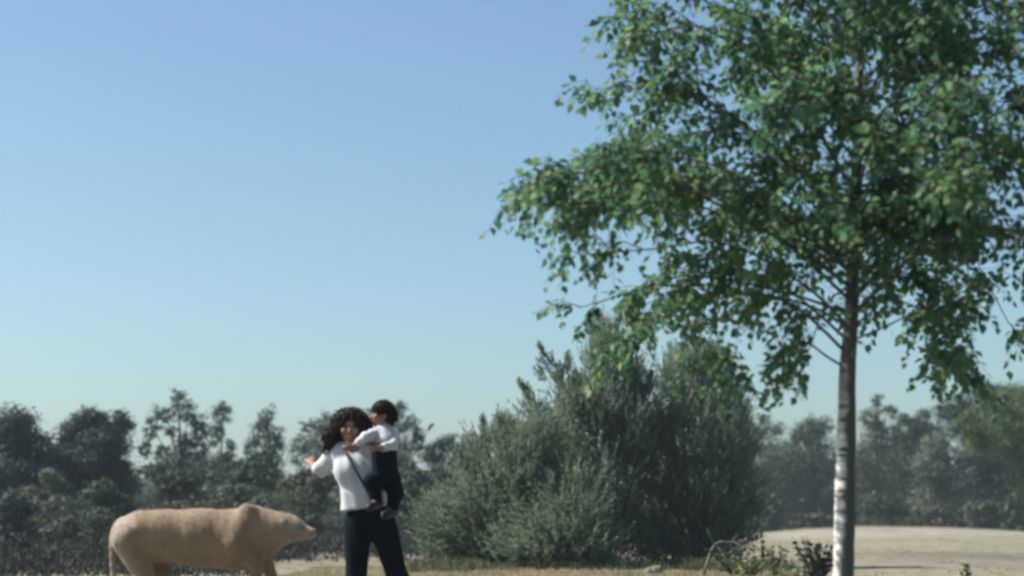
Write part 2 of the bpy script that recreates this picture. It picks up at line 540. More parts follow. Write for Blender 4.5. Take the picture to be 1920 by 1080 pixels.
# middle band of the left: individual shrubs and low trees
SH = [
    ('bushy dark green tree under the slender airy tree', (470, 880, 90, 34), 62, 'shrub_green', 21),
    ('dark green rounded bush under the tallest airy tree', (330, 905, 80, 42), 60, 'shrub_green', 22),
    ('olive-brown bush just beside the adult’s white sleeve', (575, 915, 62, 50), 58, 'shrub_brown', 23),
    ('blue-grey bush below the jagged pine', (110, 930, 80, 50), 56, 'grey_green', 24),
    ('deep green bush at the picture edge below the rounded pine', (20, 985, 80, 75), 52, 'pine', 25),
    ('dull green bush above the animal’s rump', (205, 945, 66, 55), 54, 'shrub_green', 26),
    ('brownish heather bush rising over the animal’s back', (370, 970, 95, 40), 52, 'shrub_brown', 27),
    ('dark bush between the animal’s head and the woman', (575, 985, 50, 55), 50, 'shrub_green', 28),
    ('low brown-green bush left of the hanging tail', (140, 1010, 76, 48), 48, 'shrub_brown', 29),
    ('green bush behind the animal’s shoulder hump', (470, 950, 70, 48), 55, 'grey_green', 30),
    ('dark teal bush behind the adult’s legs', (700, 985, 70, 70), 50, 'pine', 31),
    ('small dark bush at the picture edge under the deep green bush', (45, 1035, 60, 32), 37, 'pine', 33),
    ('small grey-green bush between the picture edge and the tail', (130, 1045, 50, 26), 36, 'grey_green', 34),
    ('small dark bush low behind the animal’s flank', (290, 1040, 70, 32), 37, 'shrub_green', 35),
    ('small olive bush low behind the animal’s chest', (395, 1035, 55, 30), 38, 'shrub_brown', 36),
    ('low dark bush in the gap under the animal’s chin', (540, 1030, 55, 26), 42, 'pine', 37),
    ('dark green bush right behind the child’s back', (765, 930, 56, 80), 56, 'shrub_green', 32),
]
for k, (lab, (cx, cy, rx, ry), D, mt, sd) in enumerate(SH):
    r = random.Random(sd)
    bl = []
    for q in range(7):
        a = r.uniform(0, 6.28); f = r.uniform(.1, .75)
        bl.append((cx + math.cos(a) * f * rx, cy + math.sin(a) * f * ry, rx * r.uniform(.3, .5), ry * r.uniform(.3, .5)))
    bl.append((cx, cy + ry * .6, rx * .8, ry * .6))
    far_tree('shrub', lab, 'shrub', GS, D, bl, cx, 8000, M[mt], .09, sd, trunk=.05)

# right side, beyond the pale field
RT = [
    ('low grey-green tree at the edge of the right-hand juniper', [(1400, 800, 30, 22), (1440, 800, 34, 22), (1420, 850, 50, 40), (1400, 920, 60, 50), (1450, 900, 40, 50)], 1425, 118, 'grey_green', 41, 5000),
    ('dark rounded tree just left of the birch trunk', [(1540, 800, 30, 22), (1510, 815, 26, 24), (1500, 860, 46, 40), (1545, 870, 40, 46), (1510, 930, 60, 44)], 1525, 120, 'shrub_green', 42, 5000),
    ('airy-topped tree just right of the birch trunk', [(1645, 752, 13, 14), (1660, 775, 24, 14), (1630, 790, 24, 20), (1655, 820, 40, 30), (1630, 870, 40, 50), (1650, 930, 50, 44)], 1645, 122, 'grey_green', 43, 4600),
    ('dark-topped tree in the middle of the right treeline', [(1715, 782, 30, 18), (1690, 805, 26, 22), (1735, 810, 30, 26), (1710, 850, 46, 34), (1700, 910, 40, 60)], 1712, 124, 'shrub_green', 44, 4800),
    ('grey-green tree with pale lit side before the dark hollow', [(1760, 840, 34, 26), (1745, 880, 36, 34), (1775, 905, 34, 34), (1750, 945, 44, 40)], 1757, 116, 'grey_green', 45, 4600),
    ('tall dark tree behind the bright green tree', [(1800, 760, 40, 24), (1770, 775, 28, 18), (1850, 745, 44, 30), (1820, 800, 56, 34), (1900, 760, 50, 40), (1860, 850, 70, 50)], 1830, 126, 'pine', 46, 6500),
    ('deep green tree filling the dark hollow under the bright tree', [(1840, 860, 44, 36), (1880, 900, 46, 44), (1820, 905, 34, 40), (1860, 950, 50, 40)], 1850, 114, 'pine', 47, 5000),
]
for lab, bl, bx, D, mt, sd, n in RT:
    far_tree('broadleaf_tree', lab, 'tree', GRr, D, bl, bx, n, M[mt], .26, sd)
far_tree('broadleaf_tree', 'bright yellow-green tree at the picture edge beyond the field', 'tree', GRr, 88,
         [(1900, 760, 44, 34), (1850, 790, 40, 30), (1810, 800, 26, 18), (1930, 810, 50, 40), (1880, 830, 44, 34), (1835, 830, 34, 22), (1930, 880, 36, 50)], 1935, 6000, M['bright_leaf'], .2, 48)
RS = [
    ('pale grey-green bush at the foot of the right treeline', (1835, 960, 34, 34), 110, 'grey_green', 51),
    ('dull bush at the field edge right of the birch', (1740, 965, 60, 26), 112, 'shrub_brown', 52),
    ('dark green bush behind the birch trunk at the field edge', (1670, 955, 60, 38), 112, 'shrub_green', 53),
    ('brownish bush at the field edge left of the birch', (1520, 975, 60, 22), 110, 'shrub_brown', 54),
    ('green bush at the picture edge above the field', (1905, 965, 36, 40), 108, 'shrub_green', 55),
    ('dark bush beside the right-hand juniper at the field edge', (1440, 965, 50, 44), 108, 'shrub_green', 56),
]
for lab, (cx, cy, rx, ry), D, mt, sd in RS:
    r = random.Random(sd)
    bl = []
    for q in range(6):
        a = r.uniform(0, 6.28); f = r.uniform(.1, .7)
        bl.append((cx + math.cos(a) * f * rx, cy + math.sin(a) * f * ry, rx * r.uniform(.3, .5), ry * r.uniform(.3, .5)))
    bl.append((cx, cy + ry * .6, rx * .8, ry * .5))
    far_tree('shrub', lab, 'shrub', 'shrubs along the far field edge', D, bl, cx, 3600, M[mt], .2, sd, trunk=.06)

# the wood behind, one mass
rng = np.random.default_rng(77)
g = Geo()
n = 60000
wx = rng.uniform(-48, 62, n)
wy = rng.uniform(132, 160, n)
hmax = 4.6 + 1.0 * np.sin(wx * .5) + .7 * np.sin(wx * 1.3 + 1) + 1.4 * sstep(10, 30, wx)
wz = terrain(wx, wy) + hmax * rng.uniform(0, 1, n) ** .8
add_quads(g, np.stack((wx, wy, wz), -1), rng.uniform(.35, .8, n), rng, .7)
wd = part('far_wood', g.verts(), g.faces(), M['shrub_green'], None, kind='stuff')
wd['label'] = 'dark mass of wood closing the view behind the separate trees'
# undergrowth along the feet of the treeline: low heather hummocks
g = Geo()
nd = 1300
hx = rng.uniform(-19, 1.5, nd)
hy = 28.3 + 52 * rng.uniform(0, 1, nd) ** 1.5
keep = ((hx < -.205 * hy) | ((hx < -.145 * hy) & (hy > 30))) | (hy > 37.5 + 1.2 * np.sin(hx * 2))
hx, hy = hx[keep], hy[keep]
ny_ = rng.uniform(26.6, 36, 300)
hx = np.append(hx, -rng.uniform(.150, .31, 300) * ny_); hy = np.append(hy, ny_)
hz_ = terrain(hx, hy)
doms = [(x, y, z, rng.uniform(.4, .9) * (.7 + y / 90), rng.uniform(.4, .8), rng.uniform(.20, .50) * (.5 + y / 60)) for x, y, z in zip(hx, hy, hz_)]
pts, nr = crown_points(doms, 230000, rng, 26)
ok = pts[:, 2] > terrain(pts[:, 0], pts[:, 1])
pts, nr = pts[ok], nr[ok]
sc__ = np.clip(pts[:, 1] / 40, .8, 2)
add_blades(g, pts, nr * .5 + np.array((0, 0, 1.0)) + rand_dirs(rng, len(pts)) * .6, rng.uniform(.06, .16, len(pts)) * sc__, rng.uniform(.02, .045, len(pts)) * sc__, rng)
ud = part('undergrowth', g.verts(), g.faces(), M['heather'], None, kind='stuff')
ud['label'] = 'brownish heather and undergrowth along the foot of the treeline'

# ------------------------------------------------------------------ the junipers in the middle
def juniper(label, D, blobs_px, spires, base_px, mat, seed, nspray, lean=-.15, bl=(.06, .14)):
    """a mound of feathery sprays, each a short twig set with needles; thin spires stand out of it"""
    rng = np.random.default_rng(seed)
    s = F / D
    bx = PT(base_px, 1000, D)[0]
    t = root('juniper_bush', (bx, D, float(terrain(bx, D))), label, 'bush', 'junipers in the middle of the heath')
    foot = np.array(t.location)
    B = []
    for (px, py, rx, ry) in blobs_px:
        c = PT(px, py, D) + np.array((0, rng.uniform(-.35, .35), 0))
        B.append((*c, rx / s, .62 * (rx + ry) / s, ry / s))
    B = np.array(B)
    w = B[:, 3] * B[:, 5]
    bi = rng.choice(len(B), nspray, p=w / w.sum())
    d0 = rand_dirs(rng, nspray)
    p0 = B[bi, :3] + d0 * (rng.uniform(.05, 1, nspray) ** .45)[:, None] * B[bi, 3:] * .88
    # sprays gather in boughs: pull each towards a shared bough tip
    nb = nspray // 9
    bt = p0[rng.integers(0, nspray, nb)]
    bid = rng.integers(0, nb, nspray)
    near = rng.uniform(0, 1, nspray) < .6
    p0 = np.where(near[:, None], bt[bid] + rng.normal(size=(nspray, 3)) * np.array((.10, .10, .13)), p0)
    axis = p0 - (foot + np.array((0, 0, 1.0)))
    axis[:, 2] *= .35
    axis /= np.linalg.norm(axis, axis=1)[:, None] + 1e-9
    bd = rand_dirs(rng, nb)[bid] * .55
    dr = axis * .75 + bd + rand_dirs(rng, nspray) * .35 + np.array((lean, 0, .75))
    dr /= np.linalg.norm(dr, axis=1)[:, None]
    ln = rng.uniform(.16, .42, nspray)
    # spires: chains of upright sprays
    for (x0, y0, x1, y1, wd_) in spires:
        a, b = PT(x0, y0, D), PT(x1, y1, D)
        m = int(np.linalg.norm(b - a) * 60)
        u = rng.uniform(0, 1, m)[:, None]
        off = rng.normal(size=(m, 3)) * wd_ / s * (1.02 - u) * .5
        p0 = np.vstack((p0, a + (b - a) * u * .92 + off))
        q = (b - a) / np.linalg.norm(b - a)
        dd = q * 1.2 + off * 5 + rand_dirs(rng, m) * .25
        dr = np.vstack((dr, dd / np.linalg.norm(dd, axis=1)[:, None]))
        ln = np.append(ln, rng.uniform(.08, .2, m) * (1.1 - u[:, 0]) + .05)
    ok = p0[:, 2] > terrain(p0[:, 0], p0[:, 1]) + .04
    p0, dr, ln = p0[ok], dr[ok], ln[ok]
    gl = Geo()
    nbl = 24
    u = rng.uniform(0, 1, (len(p0), nbl, 1))
    c = p0[:, None] + dr[:, None] * ln[:, None, None] * u + np.array((0, 0, .22)) * ln[:, None, None] * u * u
    a = dr[:, None] * .9 + rng.normal(size=c.shape) * .42 * (1.1 - u * .6) + np.array((0, 0, .15))
    L = rng.uniform(*bl, (len(p0), nbl)) * (1.05 - .5 * u[..., 0])
    W_ = rng.uniform(.010, .022, (len(p0), nbl))
    add_blades(gl, c.reshape(-1, 3), a.reshape(-1, 3), L.ravel(), W_.ravel(), rng)
    gs = Geo()
    for k in range(26):                      # stems from the foot out to the boughs
        i = rng.integers(0, len(p0))
        e = p0[i]
        mid = foot + (e - foot) * np.array((.62, .62, .42))
        tube(gs, smooth_path([foot + np.array((0, 0, -.05)), mid, e], 9), np.linspace(.035, .006, 9), 5)
    part('stems', gs.verts(), gs.faces(), M['twig'], t, smooth=True)
    part('foliage', gl.verts(), gl.faces(), mat, t)
    return t


juniper('low spreading juniper with thin spire tips nearest the adult', 33.0,
        [(868, 965, 55, 65), (925, 930, 65, 85), (985, 890, 65, 95), (845, 1025, 50, 40), (930, 1010, 85, 50), (1005, 985, 85, 70), (895, 880, 32, 48), (950, 835, 40, 50), (1010, 830, 45, 45), (820, 985, 30, 45)],
        [(915, 850, 904, 783, 14), (1000, 780, 974, 712, 22), (1010, 800, 990, 745, 20), (945, 810, 938, 786, 16), (830, 950, 818, 915, 14), (870, 890, 862, 850, 14)], 930, M['juniper'], 61, 4200)
juniper('tallest juniper of the clump with a lone side sprig', 34.3,
        [(1060, 850, 65, 85), (1120, 780, 58, 80), (1135, 690, 42, 55), (1132, 645, 28, 40), (1110, 930, 100, 95), (1185, 830, 65, 85), (1080, 760, 35, 45), (1190, 740, 30, 45), (1130, 1010, 110, 45)],
        [(1042, 722, 1008, 640, 20), (1046, 724, 1066, 660, 14), (1085, 760, 1080, 700, 16), (1128, 630, 1122, 585, 16), (1180, 720, 1186, 660, 20), (1215, 760, 1222, 700, 20), (1150, 640, 1160, 600, 14)], 1120, M['juniper'], 62, 4600)
juniper('broad rounded pale-tipped juniper on the birch side of the clump', 35.0,
        [(1290, 725, 55, 55), (1340, 765, 62, 65), (1305, 830, 85, 85), (1375, 850, 42, 85), (1255, 800, 45, 65), (1325, 930, 85, 75), (1385, 945, 40, 55), (1312, 690, 45, 34), (1240, 900, 70, 75), (1270, 990, 110, 50), (1300, 1035, 100, 32), (1215, 1020, 70, 42), (1370, 1010, 40, 34)],
        [(1290, 690, 1284, 650, 26), (1330, 690, 1340, 655, 26), (1370, 750, 1385, 705, 24), (1255, 740, 1248, 690, 22)], 1310, M['juniper_pale'], 63, 5200, .12)
juniper('knee-high dark juniper in front of the clump foot', 32.2,
        [(1030, 975, 75, 60), (1085, 960, 60, 60), (1000, 1020, 80, 40), (1100, 1020, 80, 40)],
        [(1040, 925, 1032, 890, 18), (1090, 915, 1084, 880, 18)], 1060, M['juniper'], 64, 1500)

# ------------------------------------------------------------------ birch
BD = 10.8
rng = np.random.default_rng(5)
tb = PT(1580, 1215, BD); tb[2] = float(terrain(tb[0], tb[1]))
birch = root('birch_tree', tb, 'leafy birch with a slim pale-flecked trunk and open crown before the field', 'tree')
tp = [(1580, 1240, 0), (1579, 1150, 0), (1582, 1050, 0), (1584, 950, 0), (1588, 800, .01), (1590, 700, .02), (1597, 600, .02), (1601, 500, .03), (1606, 380, .04), (1611, 260, .05), (1614, 140, .05), (1622, 0, .06), (1630, -160, .04), (1628, -320, .08), (1640, -480, .1), (1636, -600, .1)]
tc_ = np.array([PT(a, b, BD) + np.array((0, d, 0)) for a, b, d in tp])
tw = np.array([46, 41, 39, 38, 36, 31, 27, 25, 23, 20, 17, 14, 11, 8, 6, 3]) / 2 / (F / BD)
tpath = smooth_path(tc_, 60)
trad = np.interp(np.linspace(0, 15, 60), np.arange(16), tw)
g = Geo()
tube(g, tpath, trad, 14, .05, rng)
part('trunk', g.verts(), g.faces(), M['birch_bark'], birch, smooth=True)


def trunk_at(py):
    zs = PT(1600, py, BD)[2]
    i = int(np.argmin(np.abs(tpath[:, 2] - zs)))
    return tpath[i], trad[i]


limbs = []


def limb(py0, ctrl, r=None):
    ctrl = [(a + (75 * min(1, (1330 - a) / 260) if a < 1330 else 0), b, d) for a, b, d in ctrl]
    """ctrl: (px, py, depth) after the point where it leaves the trunk"""
    st, tr = trunk_at(py0)
    pts = [st] + [PT(a, b, BD) + np.array((0, d, 0)) for a, b, d in ctrl]
    ln = sum(np.linalg.norm(np.array(pts[i + 1]) - pts[i]) for i in range(len(pts) - 1))
    n = 16
    path = smooth_path(pts, n)
    r0 = .72 * (r or min(tr * .5, .008 + .007 * ln))
    limbs.append((path, np.linspace(r0, .003, n), ln))


# limbs one can see in the photograph
limb(690, [(1545, 668, -.05), (1510, 648, -.15), (1490, 650, -.2), (1478, 672, -.2)], .011)
limb(665, [(1530, 610, -.05), (1470, 570, -.1), (1380, 560, -.2), (1320, 640, -.25), (1330, 680, -.25)], .015)
limb(635, [(1530, 585, .0), (1470, 535, .05), (1380, 500, .1), (1290, 520, .1), (1200, 590, .1)], .014)
limb(640, [(1655, 615, -.1), (1720, 590, -.2), (1790, 620, -.3), (1800, 700, -.3)], .009)
limb(600, [(1640, 555, .1), (1690, 510, .2), (1760, 540, .2), (1800, 640, .2)], .012)
limb(590, [(1650, 540, -.2), (1720, 470, -.5), (1850, 480, -.6), (1920, 600, -.6)], .012)
# towards the left outline
limb(610, [(1500, 540, -.15), (1350, 470, -.3), (1180, 480, -.3), (1010, 492, -.3)], .015)
limb(600, [(1480, 540, .2), (1300, 500, .4), (1150, 530, .4), (1018, 562, .4)], .014)
limb(560, [(1470, 470, -.2), (1300, 390, -.35), (1120, 350, -.35), (948, 372, -.35)], .016)
limb(540, [(1480, 440, .1), (1330, 350, .2), (1180, 300, .2), (1010, 305, .2)], .016)
limb(520, [(1450, 430, -.4), (1280, 400, -.7), (1120, 400, -.7), (1005, 430, -.7)], .014)
limb(480, [(1460, 380, .3), (1330, 300, .5), (1200, 260, .5), (1090, 290, .5)], .014)
limb(450, [(1500, 350, -.2), (1380, 260, -.4), (1220, 190, -.4), (1052, 210, -.4)], .014)
limb(400, [(1500, 290, .2), (1380, 200, .35), (1260, 160, .35), (1160, 190, .35)], .013)
limb(360, [(1510, 250, -.3), (1400, 150, -.5), (1270, 90, -.5), (1150, 110, -.5)], .013)
limb(300, [(1530, 190, .1), (1420, 90, .2), (1290, 30, .2), (1135, 20, .2)], .012)
limb(260, [(1540, 140, .3), (1440, 30, .5), (1320, -50, .5), (1180, -60, .5)], .012)
limb(200, [(1540, 90, -.2), (1450, -20, -.4), (1340, -110, -.4), (1220, -120, -.4)], .011)
limb(620, [(1540, 560, .4), (1430, 520, .8), (1250, 560, .9), (1110, 620, .9)], .013)
limb(545, [(1470, 450, .0), (1320, 390, .0), (1120, 340, .0), (925, 345, .0)], .014)
limb(520, [(1470, 430, -.5), (1320, 370, -.9), (1130, 350, -.9), (960, 390, -.9)], .013)
limb(500, [(1470, 410, .5), (1320, 340, .8), (1140, 310, .8), (960, 330, .8)], .013)
# right, partly beyond the frame
limb(570, [(1700, 460, .1), (1850, 420, .2), (2010, 450, .2), (2120, 560, .2)], .015)
limb(540, [(1710, 430, -.4), (1840, 360, -.7), (1980, 370, -.8), (2060, 460, -.8)], .014)
limb(500, [(1700, 380, .3), (1850, 300, .5), (2010, 290, .5), (2160, 350, .5)], .015)
limb(450, [(1710, 330, -.2), (1830, 240, -.3), (1980, 210, -.3), (2110, 260, -.3)], .014)
limb(400, [(1700, 280, .4), (1800, 180, .7), (1930, 140, .7), (2060, 170, .7)], .013)
limb(340, [(1700, 220, -.3), (1800, 110, -.5), (1930, 60, -.5), (2050, 90, -.5)], .013)
limb(280, [(1700, 150, .1), (1790, 40, .2), (1900, -10, .2), (2000, 10, .2)], .012)
limb(220, [(1690, 90, -.2), (1770, -30, -.3), (1860, -90, -.3), (1950, -80, -.3)], .011)
limb(625, [(1650, 575, .25), (1700, 540, .5), (1780, 570, .6), (1850, 650, .6)], .010)
limb(560, [(1690, 480, .3), (1800, 440, .7), (1900, 480, .8), (1960, 580, .8)], .012)
limb(580, [(1680, 500, -.5), (1780, 470, -.9), (1870, 520, -1.1), (1900, 620, -1.1)], .012)
for py0, dx in ((250, -90), (170, 80), (110, -60), (60, 50), (320, 110), (20, -40)):
    limb(py0, [(1610 + dx * .4, py0 - 45, -.25), (1612 + dx * .8, py0 - 70, -.5), (1612 + dx, py0 - 40, -.75)], .008)
# towards and away from the camera
for k in range(20):
    py0 = rng.uniform(120, 570)
    az = rng.uniform(0, 2 * math.pi)
    dep = math.sin(az) * rng.uniform(.8, 1.7)
    dx = math.cos(az) * rng.uniform(120, 380)
    if abs(dep) < .5:
        dep = .7 * (1 if rng.uniform() < .5 else -1)
    up = rng.uniform(90, 190)
    limb(py0, [(1605 + dx * .35, py0 - up * .55, dep * .35), (1605 + dx * .7, py0 - up, dep * .75), (1605 + dx, py0 - up * .85, dep)], .012)
# the top, beyond the frame
for k in range(14):
    py0 = rng.uniform(-480, 60)
    az = k * 2.4
    rr = 1.25 * (py0 + 620) / 700 + .25
    dx, dep = math.cos(az) * rr * 330, math.sin(az) * rr
    limb(py0, [(1625 + dx * .4, py0 - 60, dep * .4), (1625 + dx * .75, py0 - 110, dep * .75), (1625 + dx, py0 - 100, dep)], .01)

tw_g = Geo()
LP, LA, LN, LS = [], [], [], []


def twig_leaves(path, spacing, lmin=.0):
    seg = np.linalg.norm(np.diff(path, axis=0), axis=1).sum()
    n = max(2, int(seg / spacing))
    t = np.linspace(lmin, 1, n) * (len(path) - 1)
    i0 = np.clip(t.astype(int), 0, len(path) - 2); fr = (t - i0)[:, None]
    c = path[i0] * (1 - fr) + path[i0 + 1] * fr
    ax = path[i0 + 1] - path[i0]; ax /= np.linalg.norm(ax, axis=1)[:, None] + 1e-9
    side = np.cross(ax, rand_dirs(rng, n)); side /= np.linalg.norm(side, axis=1)[:, None] + 1e-9
    side *= np.where(np.arange(n) % 2, 1, -1)[:, None]
    a = ax * .45 + side * .8 + np.array((0, 0, -.55)) + rand_dirs(rng, n) * .35
    nn = np.array((0, 0, 1.0)) + rand_dirs(rng, n) * .85
    LP.append(c + a * .012); LA.append(a); LN.append(nn); LS.append(rng.uniform(.038, .068, n))


for path, rad, ln in limbs:
    nb = int((4 + ln * 6.2) * (.95 if path[-1][2] < PT(0, 470, BD)[2] and path[-1][0] < tb[0] else 1))
    for k in range(nb):
        t = rng.uniform(.16, 1.0) if k else 1.0
        t = min(t, .999)
        i = t * (len(path) - 1); i0 = min(int(i), len(path) - 2)
        st = path[i0] + (path[i0 + 1] - path[i0]) * (i - i0)
        ax = path[i0 + 1] - path[i0]; ax = ax / np.linalg.norm(ax)
        d = ax * .8 + rand_dirs(rng, 1)[0] * np.array((.85, .85, .6)) + np.array((0, 0, .15))
        d /= np.linalg.norm(d)
        bl = rng.uniform(.18, .42) * (1.15 - .5 * t)
        if k == 0:
            d = ax; bl = .12
        e = st + d * bl
        m = st + d * bl * .5 + np.array((0, 0, .03))
        bp = smooth_path([st, m, e + np.array((0, 0, -.04))], 6)
        tube(tw_g, bp, np.linspace(.0042, .002, 6), 4)
        twig_leaves(bp, .03, .3)
        for q in range(rng.integers(3, 6)):
            u = rng.uniform(.25, 1)
            s0 = bp[int(u * 5)]
            dd = d * .6 + rand_dirs(rng, 1)[0] * .8 + np.array((0, 0, -.25))
            dd /= np.linalg.norm(dd)
            tl = rng.uniform(.10, .24)
            p2 = smooth_path([s0, s0 + dd * tl * .5, s0 + dd * tl + np.array((0, 0, -.22 * tl - .02))], 5)
            tube(tw_g, p2, np.linspace(.0022, .0012, 5), 3)
            twig_leaves(p2, .024, .1)
for path, rad, ln in limbs:
    g = Geo()
    tube(g, path, rad, 7)
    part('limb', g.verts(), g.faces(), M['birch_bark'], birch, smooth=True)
part('twigs', tw_g.verts(), tw_g.faces(), M['twig'], birch, kind='stuff')
LP = np.concatenate(LP); LA = np.concatenate(LA); LN = np.concatenate(LN); LS = np.concatenate(LS)
print('birch leaves', len(LP))
# the 300 that show largest become leaves of their own
yy = LP[:, 1] * cp + (LP[:, 2] - CAM_H) * sp
pxx = 960 + F * LP[:, 0] / yy
pyy = 540 - F * (-LP[:, 1] * sp + (LP[:, 2] - CAM_H) * cp) / yy
an = LA / np.linalg.norm(LA, axis=1)[:, None]
wn_ = np.cross(an, LN); wn_ /= np.linalg.norm(wn_, axis=1)[:, None] + 1e-9
nn_ = np.cross(wn_, an)
score = LS ** 2 * (np.abs(nn_[:, 1]) + .1) / LP[:, 1] ** 2
score = np.where((pxx > 960) & (pxx < 1915) & (pyy > 5) & (pyy < 760), score, 0)
score = score * np.where(LP[:, 1] < BD - .25, 1.6, 1)
own = np.argsort(-score)[:300]
rest = np.ones(len(LP), bool); rest[own] = False
g = Geo()
add_leaves(g, LP[rest], LA[rest], LN[rest], LS[rest])
part('foliage', g.verts(), g.faces(), M['birch_leaf'], birch, kind='stuff')
leaf_me = mesh_np('leaf', LEAF_V, LEAF_F)
leaf_me.materials.append(M['birch_leaf'])
for i in own:
    o = bpy.data.objects.new('leaf', leaf_me)
    COL.objects.link(o)
    o.parent = birch
    mm = Matrix.Identity(4)
    for c_, v_ in ((0, wn_[i]), (1, an[i]), (2, nn_[i])):
        for r_ in range(3):
            mm[r_][c_] = float(v_[r_] * LS[i])
    for r_ in range(3):
        mm[r_][3] = float(LP[i][r_] - tb[r_])
    o.matrix_local = mm

# ------------------------------------------------------------------ implicit bodies (one continuous surface each)
def smin(a, b, k):
    h = np.clip(.5 + .5 * (b - a) / k, 0, 1)
    return b * (1 - h) + a * h - k * h * (1 - h)


class Body:
    def __init__(self, h):
        self.h = h; self.prims = []; self.cuts = []

    def cap(self, a, b, ra, rb, k=.03, sub=False, clip=False, squash=None):
        self.prims.append(('c', np.asarray(a, float), np.asarray(b, float), ra, rb, k, sub, clip, squash)); return self

    def ell(self, c, r, k=.03, sub=False, rot=None):
        self.prims.append(('e', np.asarray(c, float), np.asarray(r, float), rot, 0, k, sub, False, None)); return self

    def cut(self, p, n):
        self.cuts.append((np.asarray(p, float), np.asarray(n, float) / np.linalg.norm(n))); return self

    def build(self, noise=None):
        h = self.h
        lo, hi = np.full(3, 1e9), np.full(3, -1e9)
        for t in self.prims:
            if t[6]:
                continue
            if t[0] == 'c':
                r = max(t[3], t[4]) + .03
                lo = np.minimum(lo, np.minimum(t[1], t[2]) - r); hi = np.maximum(hi, np.maximum(t[1], t[2]) + r)
            else:
                r = np.max(t[2]) + .03
                lo = np.minimum(lo, t[1] - r); hi = np.maximum(hi, t[1] + r)
        lo -= 3 * h; hi += 3 * h
        n = np.ceil((hi - lo) / h).astype(int) + 1
        Fd = np.full(n, .25)
        ax = [lo[i] + np.arange(n[i]) * h for i in range(3)]
        for t in self.prims:
            if t[0] == 'c':
                r = max(t[3], t[4])
                a, b = np.minimum(t[1], t[2]) - r, np.maximum(t[1], t[2]) + r
            else:
                rm = np.max(t[2]); a, b = t[1] - rm, t[1] + rm
            mg = t[5] * 1.5 + 3 * h
            i0 = np.clip(np.floor((a - mg - lo) / h).astype(int), 0, n - 1)
            i1 = np.clip(np.ceil((b + mg - lo) / h).astype(int) + 1, 1, n)
            sl = tuple(slice(i0[i], i1[i]) for i in range(3))
            Px, Py, Pz = np.meshgrid(*(ax[i][sl[i]] for i in range(3)), indexing='ij')
            P = np.stack((Px, Py, Pz), -1)
            if t[0] == 'c':
                A, B_ = t[1], t[2]
                ab = B_ - A
                tt = np.clip(((P - A) @ ab) / (ab @ ab), 0, 1)
                q = P - A - tt[..., None] * ab
                if t[8] is not None:
                    q = q / np.asarray(t[8])
                d = np.linalg.norm(q, axis=-1) - (t[3] + (t[4] - t[3]) * tt)
                if t[7]:
                    d = np.maximum(d, ((P - B_) @ (ab / np.linalg.norm(ab))))
            else:
                q = P - t[1]
                if t[3] is not None:
                    q = q @ np.asarray(t[3])
                kk = np.linalg.norm(q / t[2], axis=-1)
                k2 = np.linalg.norm(q / t[2] ** 2, axis=-1) + 1e-9
                d = kk * (kk - 1) / k2
            if t[6]:
                Fd[sl] = -smin(-Fd[sl], d, t[5])
            else:
                Fd[sl] = smin(Fd[sl], d, t[5])
        for p, nn in self.cuts:
            G = ((ax[0] - p[0]) * nn[0])[:, None, None] + ((ax[1] - p[1]) * nn[1])[None, :, None] + ((ax[2] - p[2]) * nn[2])[None, None, :]
            Fd = np.maximum(Fd, G)
        if noise:
            amp, fq = noise
            gx, gy, gz = np.meshgrid(*ax, indexing='ij')
            Fd = Fd + amp * (np.sin(gx * fq + 2 * np.sin(gz * fq * .23)) * np.sin(gy * fq * .9 + 1.2) * .6 + .4 * np.sin(gx * fq * 2.1 + gz * fq * .4))
        return nets(Fd, lo, h)


def nets(Fd, lo, h):
    nx, ny, nz = Fd.shape
    s = Fd < 0
    cs = [(i, j, k) for i in (0, 1) for j in (0, 1) for k in (0, 1)]
    cnt = sum(s[i:nx - 1 + i, j:ny - 1 + j, k:nz - 1 + k].astype(np.int8) for i, j, k in cs)
    act = (cnt > 0) & (cnt < 8)
    idx = np.full(act.shape, -1, np.int64)
    cell = np.argwhere(act)
    idx[act] = np.arange(len(cell))
    acc = np.zeros((len(cell), 3)); num = np.zeros(len(cell))
    for a in range(8):
        for b in range(a + 1, 8):
            d = [abs(cs[a][q] - cs[b][q]) for q in range(3)]
            if sum(d) != 1:
                continue
            va = Fd[tuple((cell + cs[a]).T)]; vb = Fd[tuple((cell + cs[b]).T)]
            m = (va < 0) != (vb < 0)
            t = np.where(m, va / np.where(m, va - vb, 1), 0)
            p = np.array(cs[a]) + t[:, None] * (np.array(cs[b]) - np.array(cs[a]))
            acc += p * m[:, None]; num += m
    v = lo + h * (cell + acc / num[:, None])
    faces = []
    for axis in range(3):
        o1, o2 = (axis + 1) % 3, (axis + 2) % 3
        sl0 = [slice(None)] * 3; sl1 = [slice(None)] * 3
        sl0[axis] = slice(0, -1); sl1[axis] = slice(1, None)
        a, b = s[tuple(sl0)], s[tuple(sl1)]
        e = np.argwhere(a != b)
        e = e[(e[:, o1] > 0) & (e[:, o2] > 0) & (e[:, o1] < Fd.shape[o1] - 1) & (e[:, o2] < Fd.shape[o2] - 1)]
        fl = a[tuple(e.T)]
        u1 = np.zeros(3, int); u1[o1] = 1
        u2 = np.zeros(3, int); u2[o2] = 1
        q = np.stack([idx[tuple((e - x).T)] for x in (u1 * 0, u1, u1 + u2, u2)], -1)
        q[~fl] = q[~fl][:, ::-1]
        faces.append(q)
    return v, np.concatenate(faces)


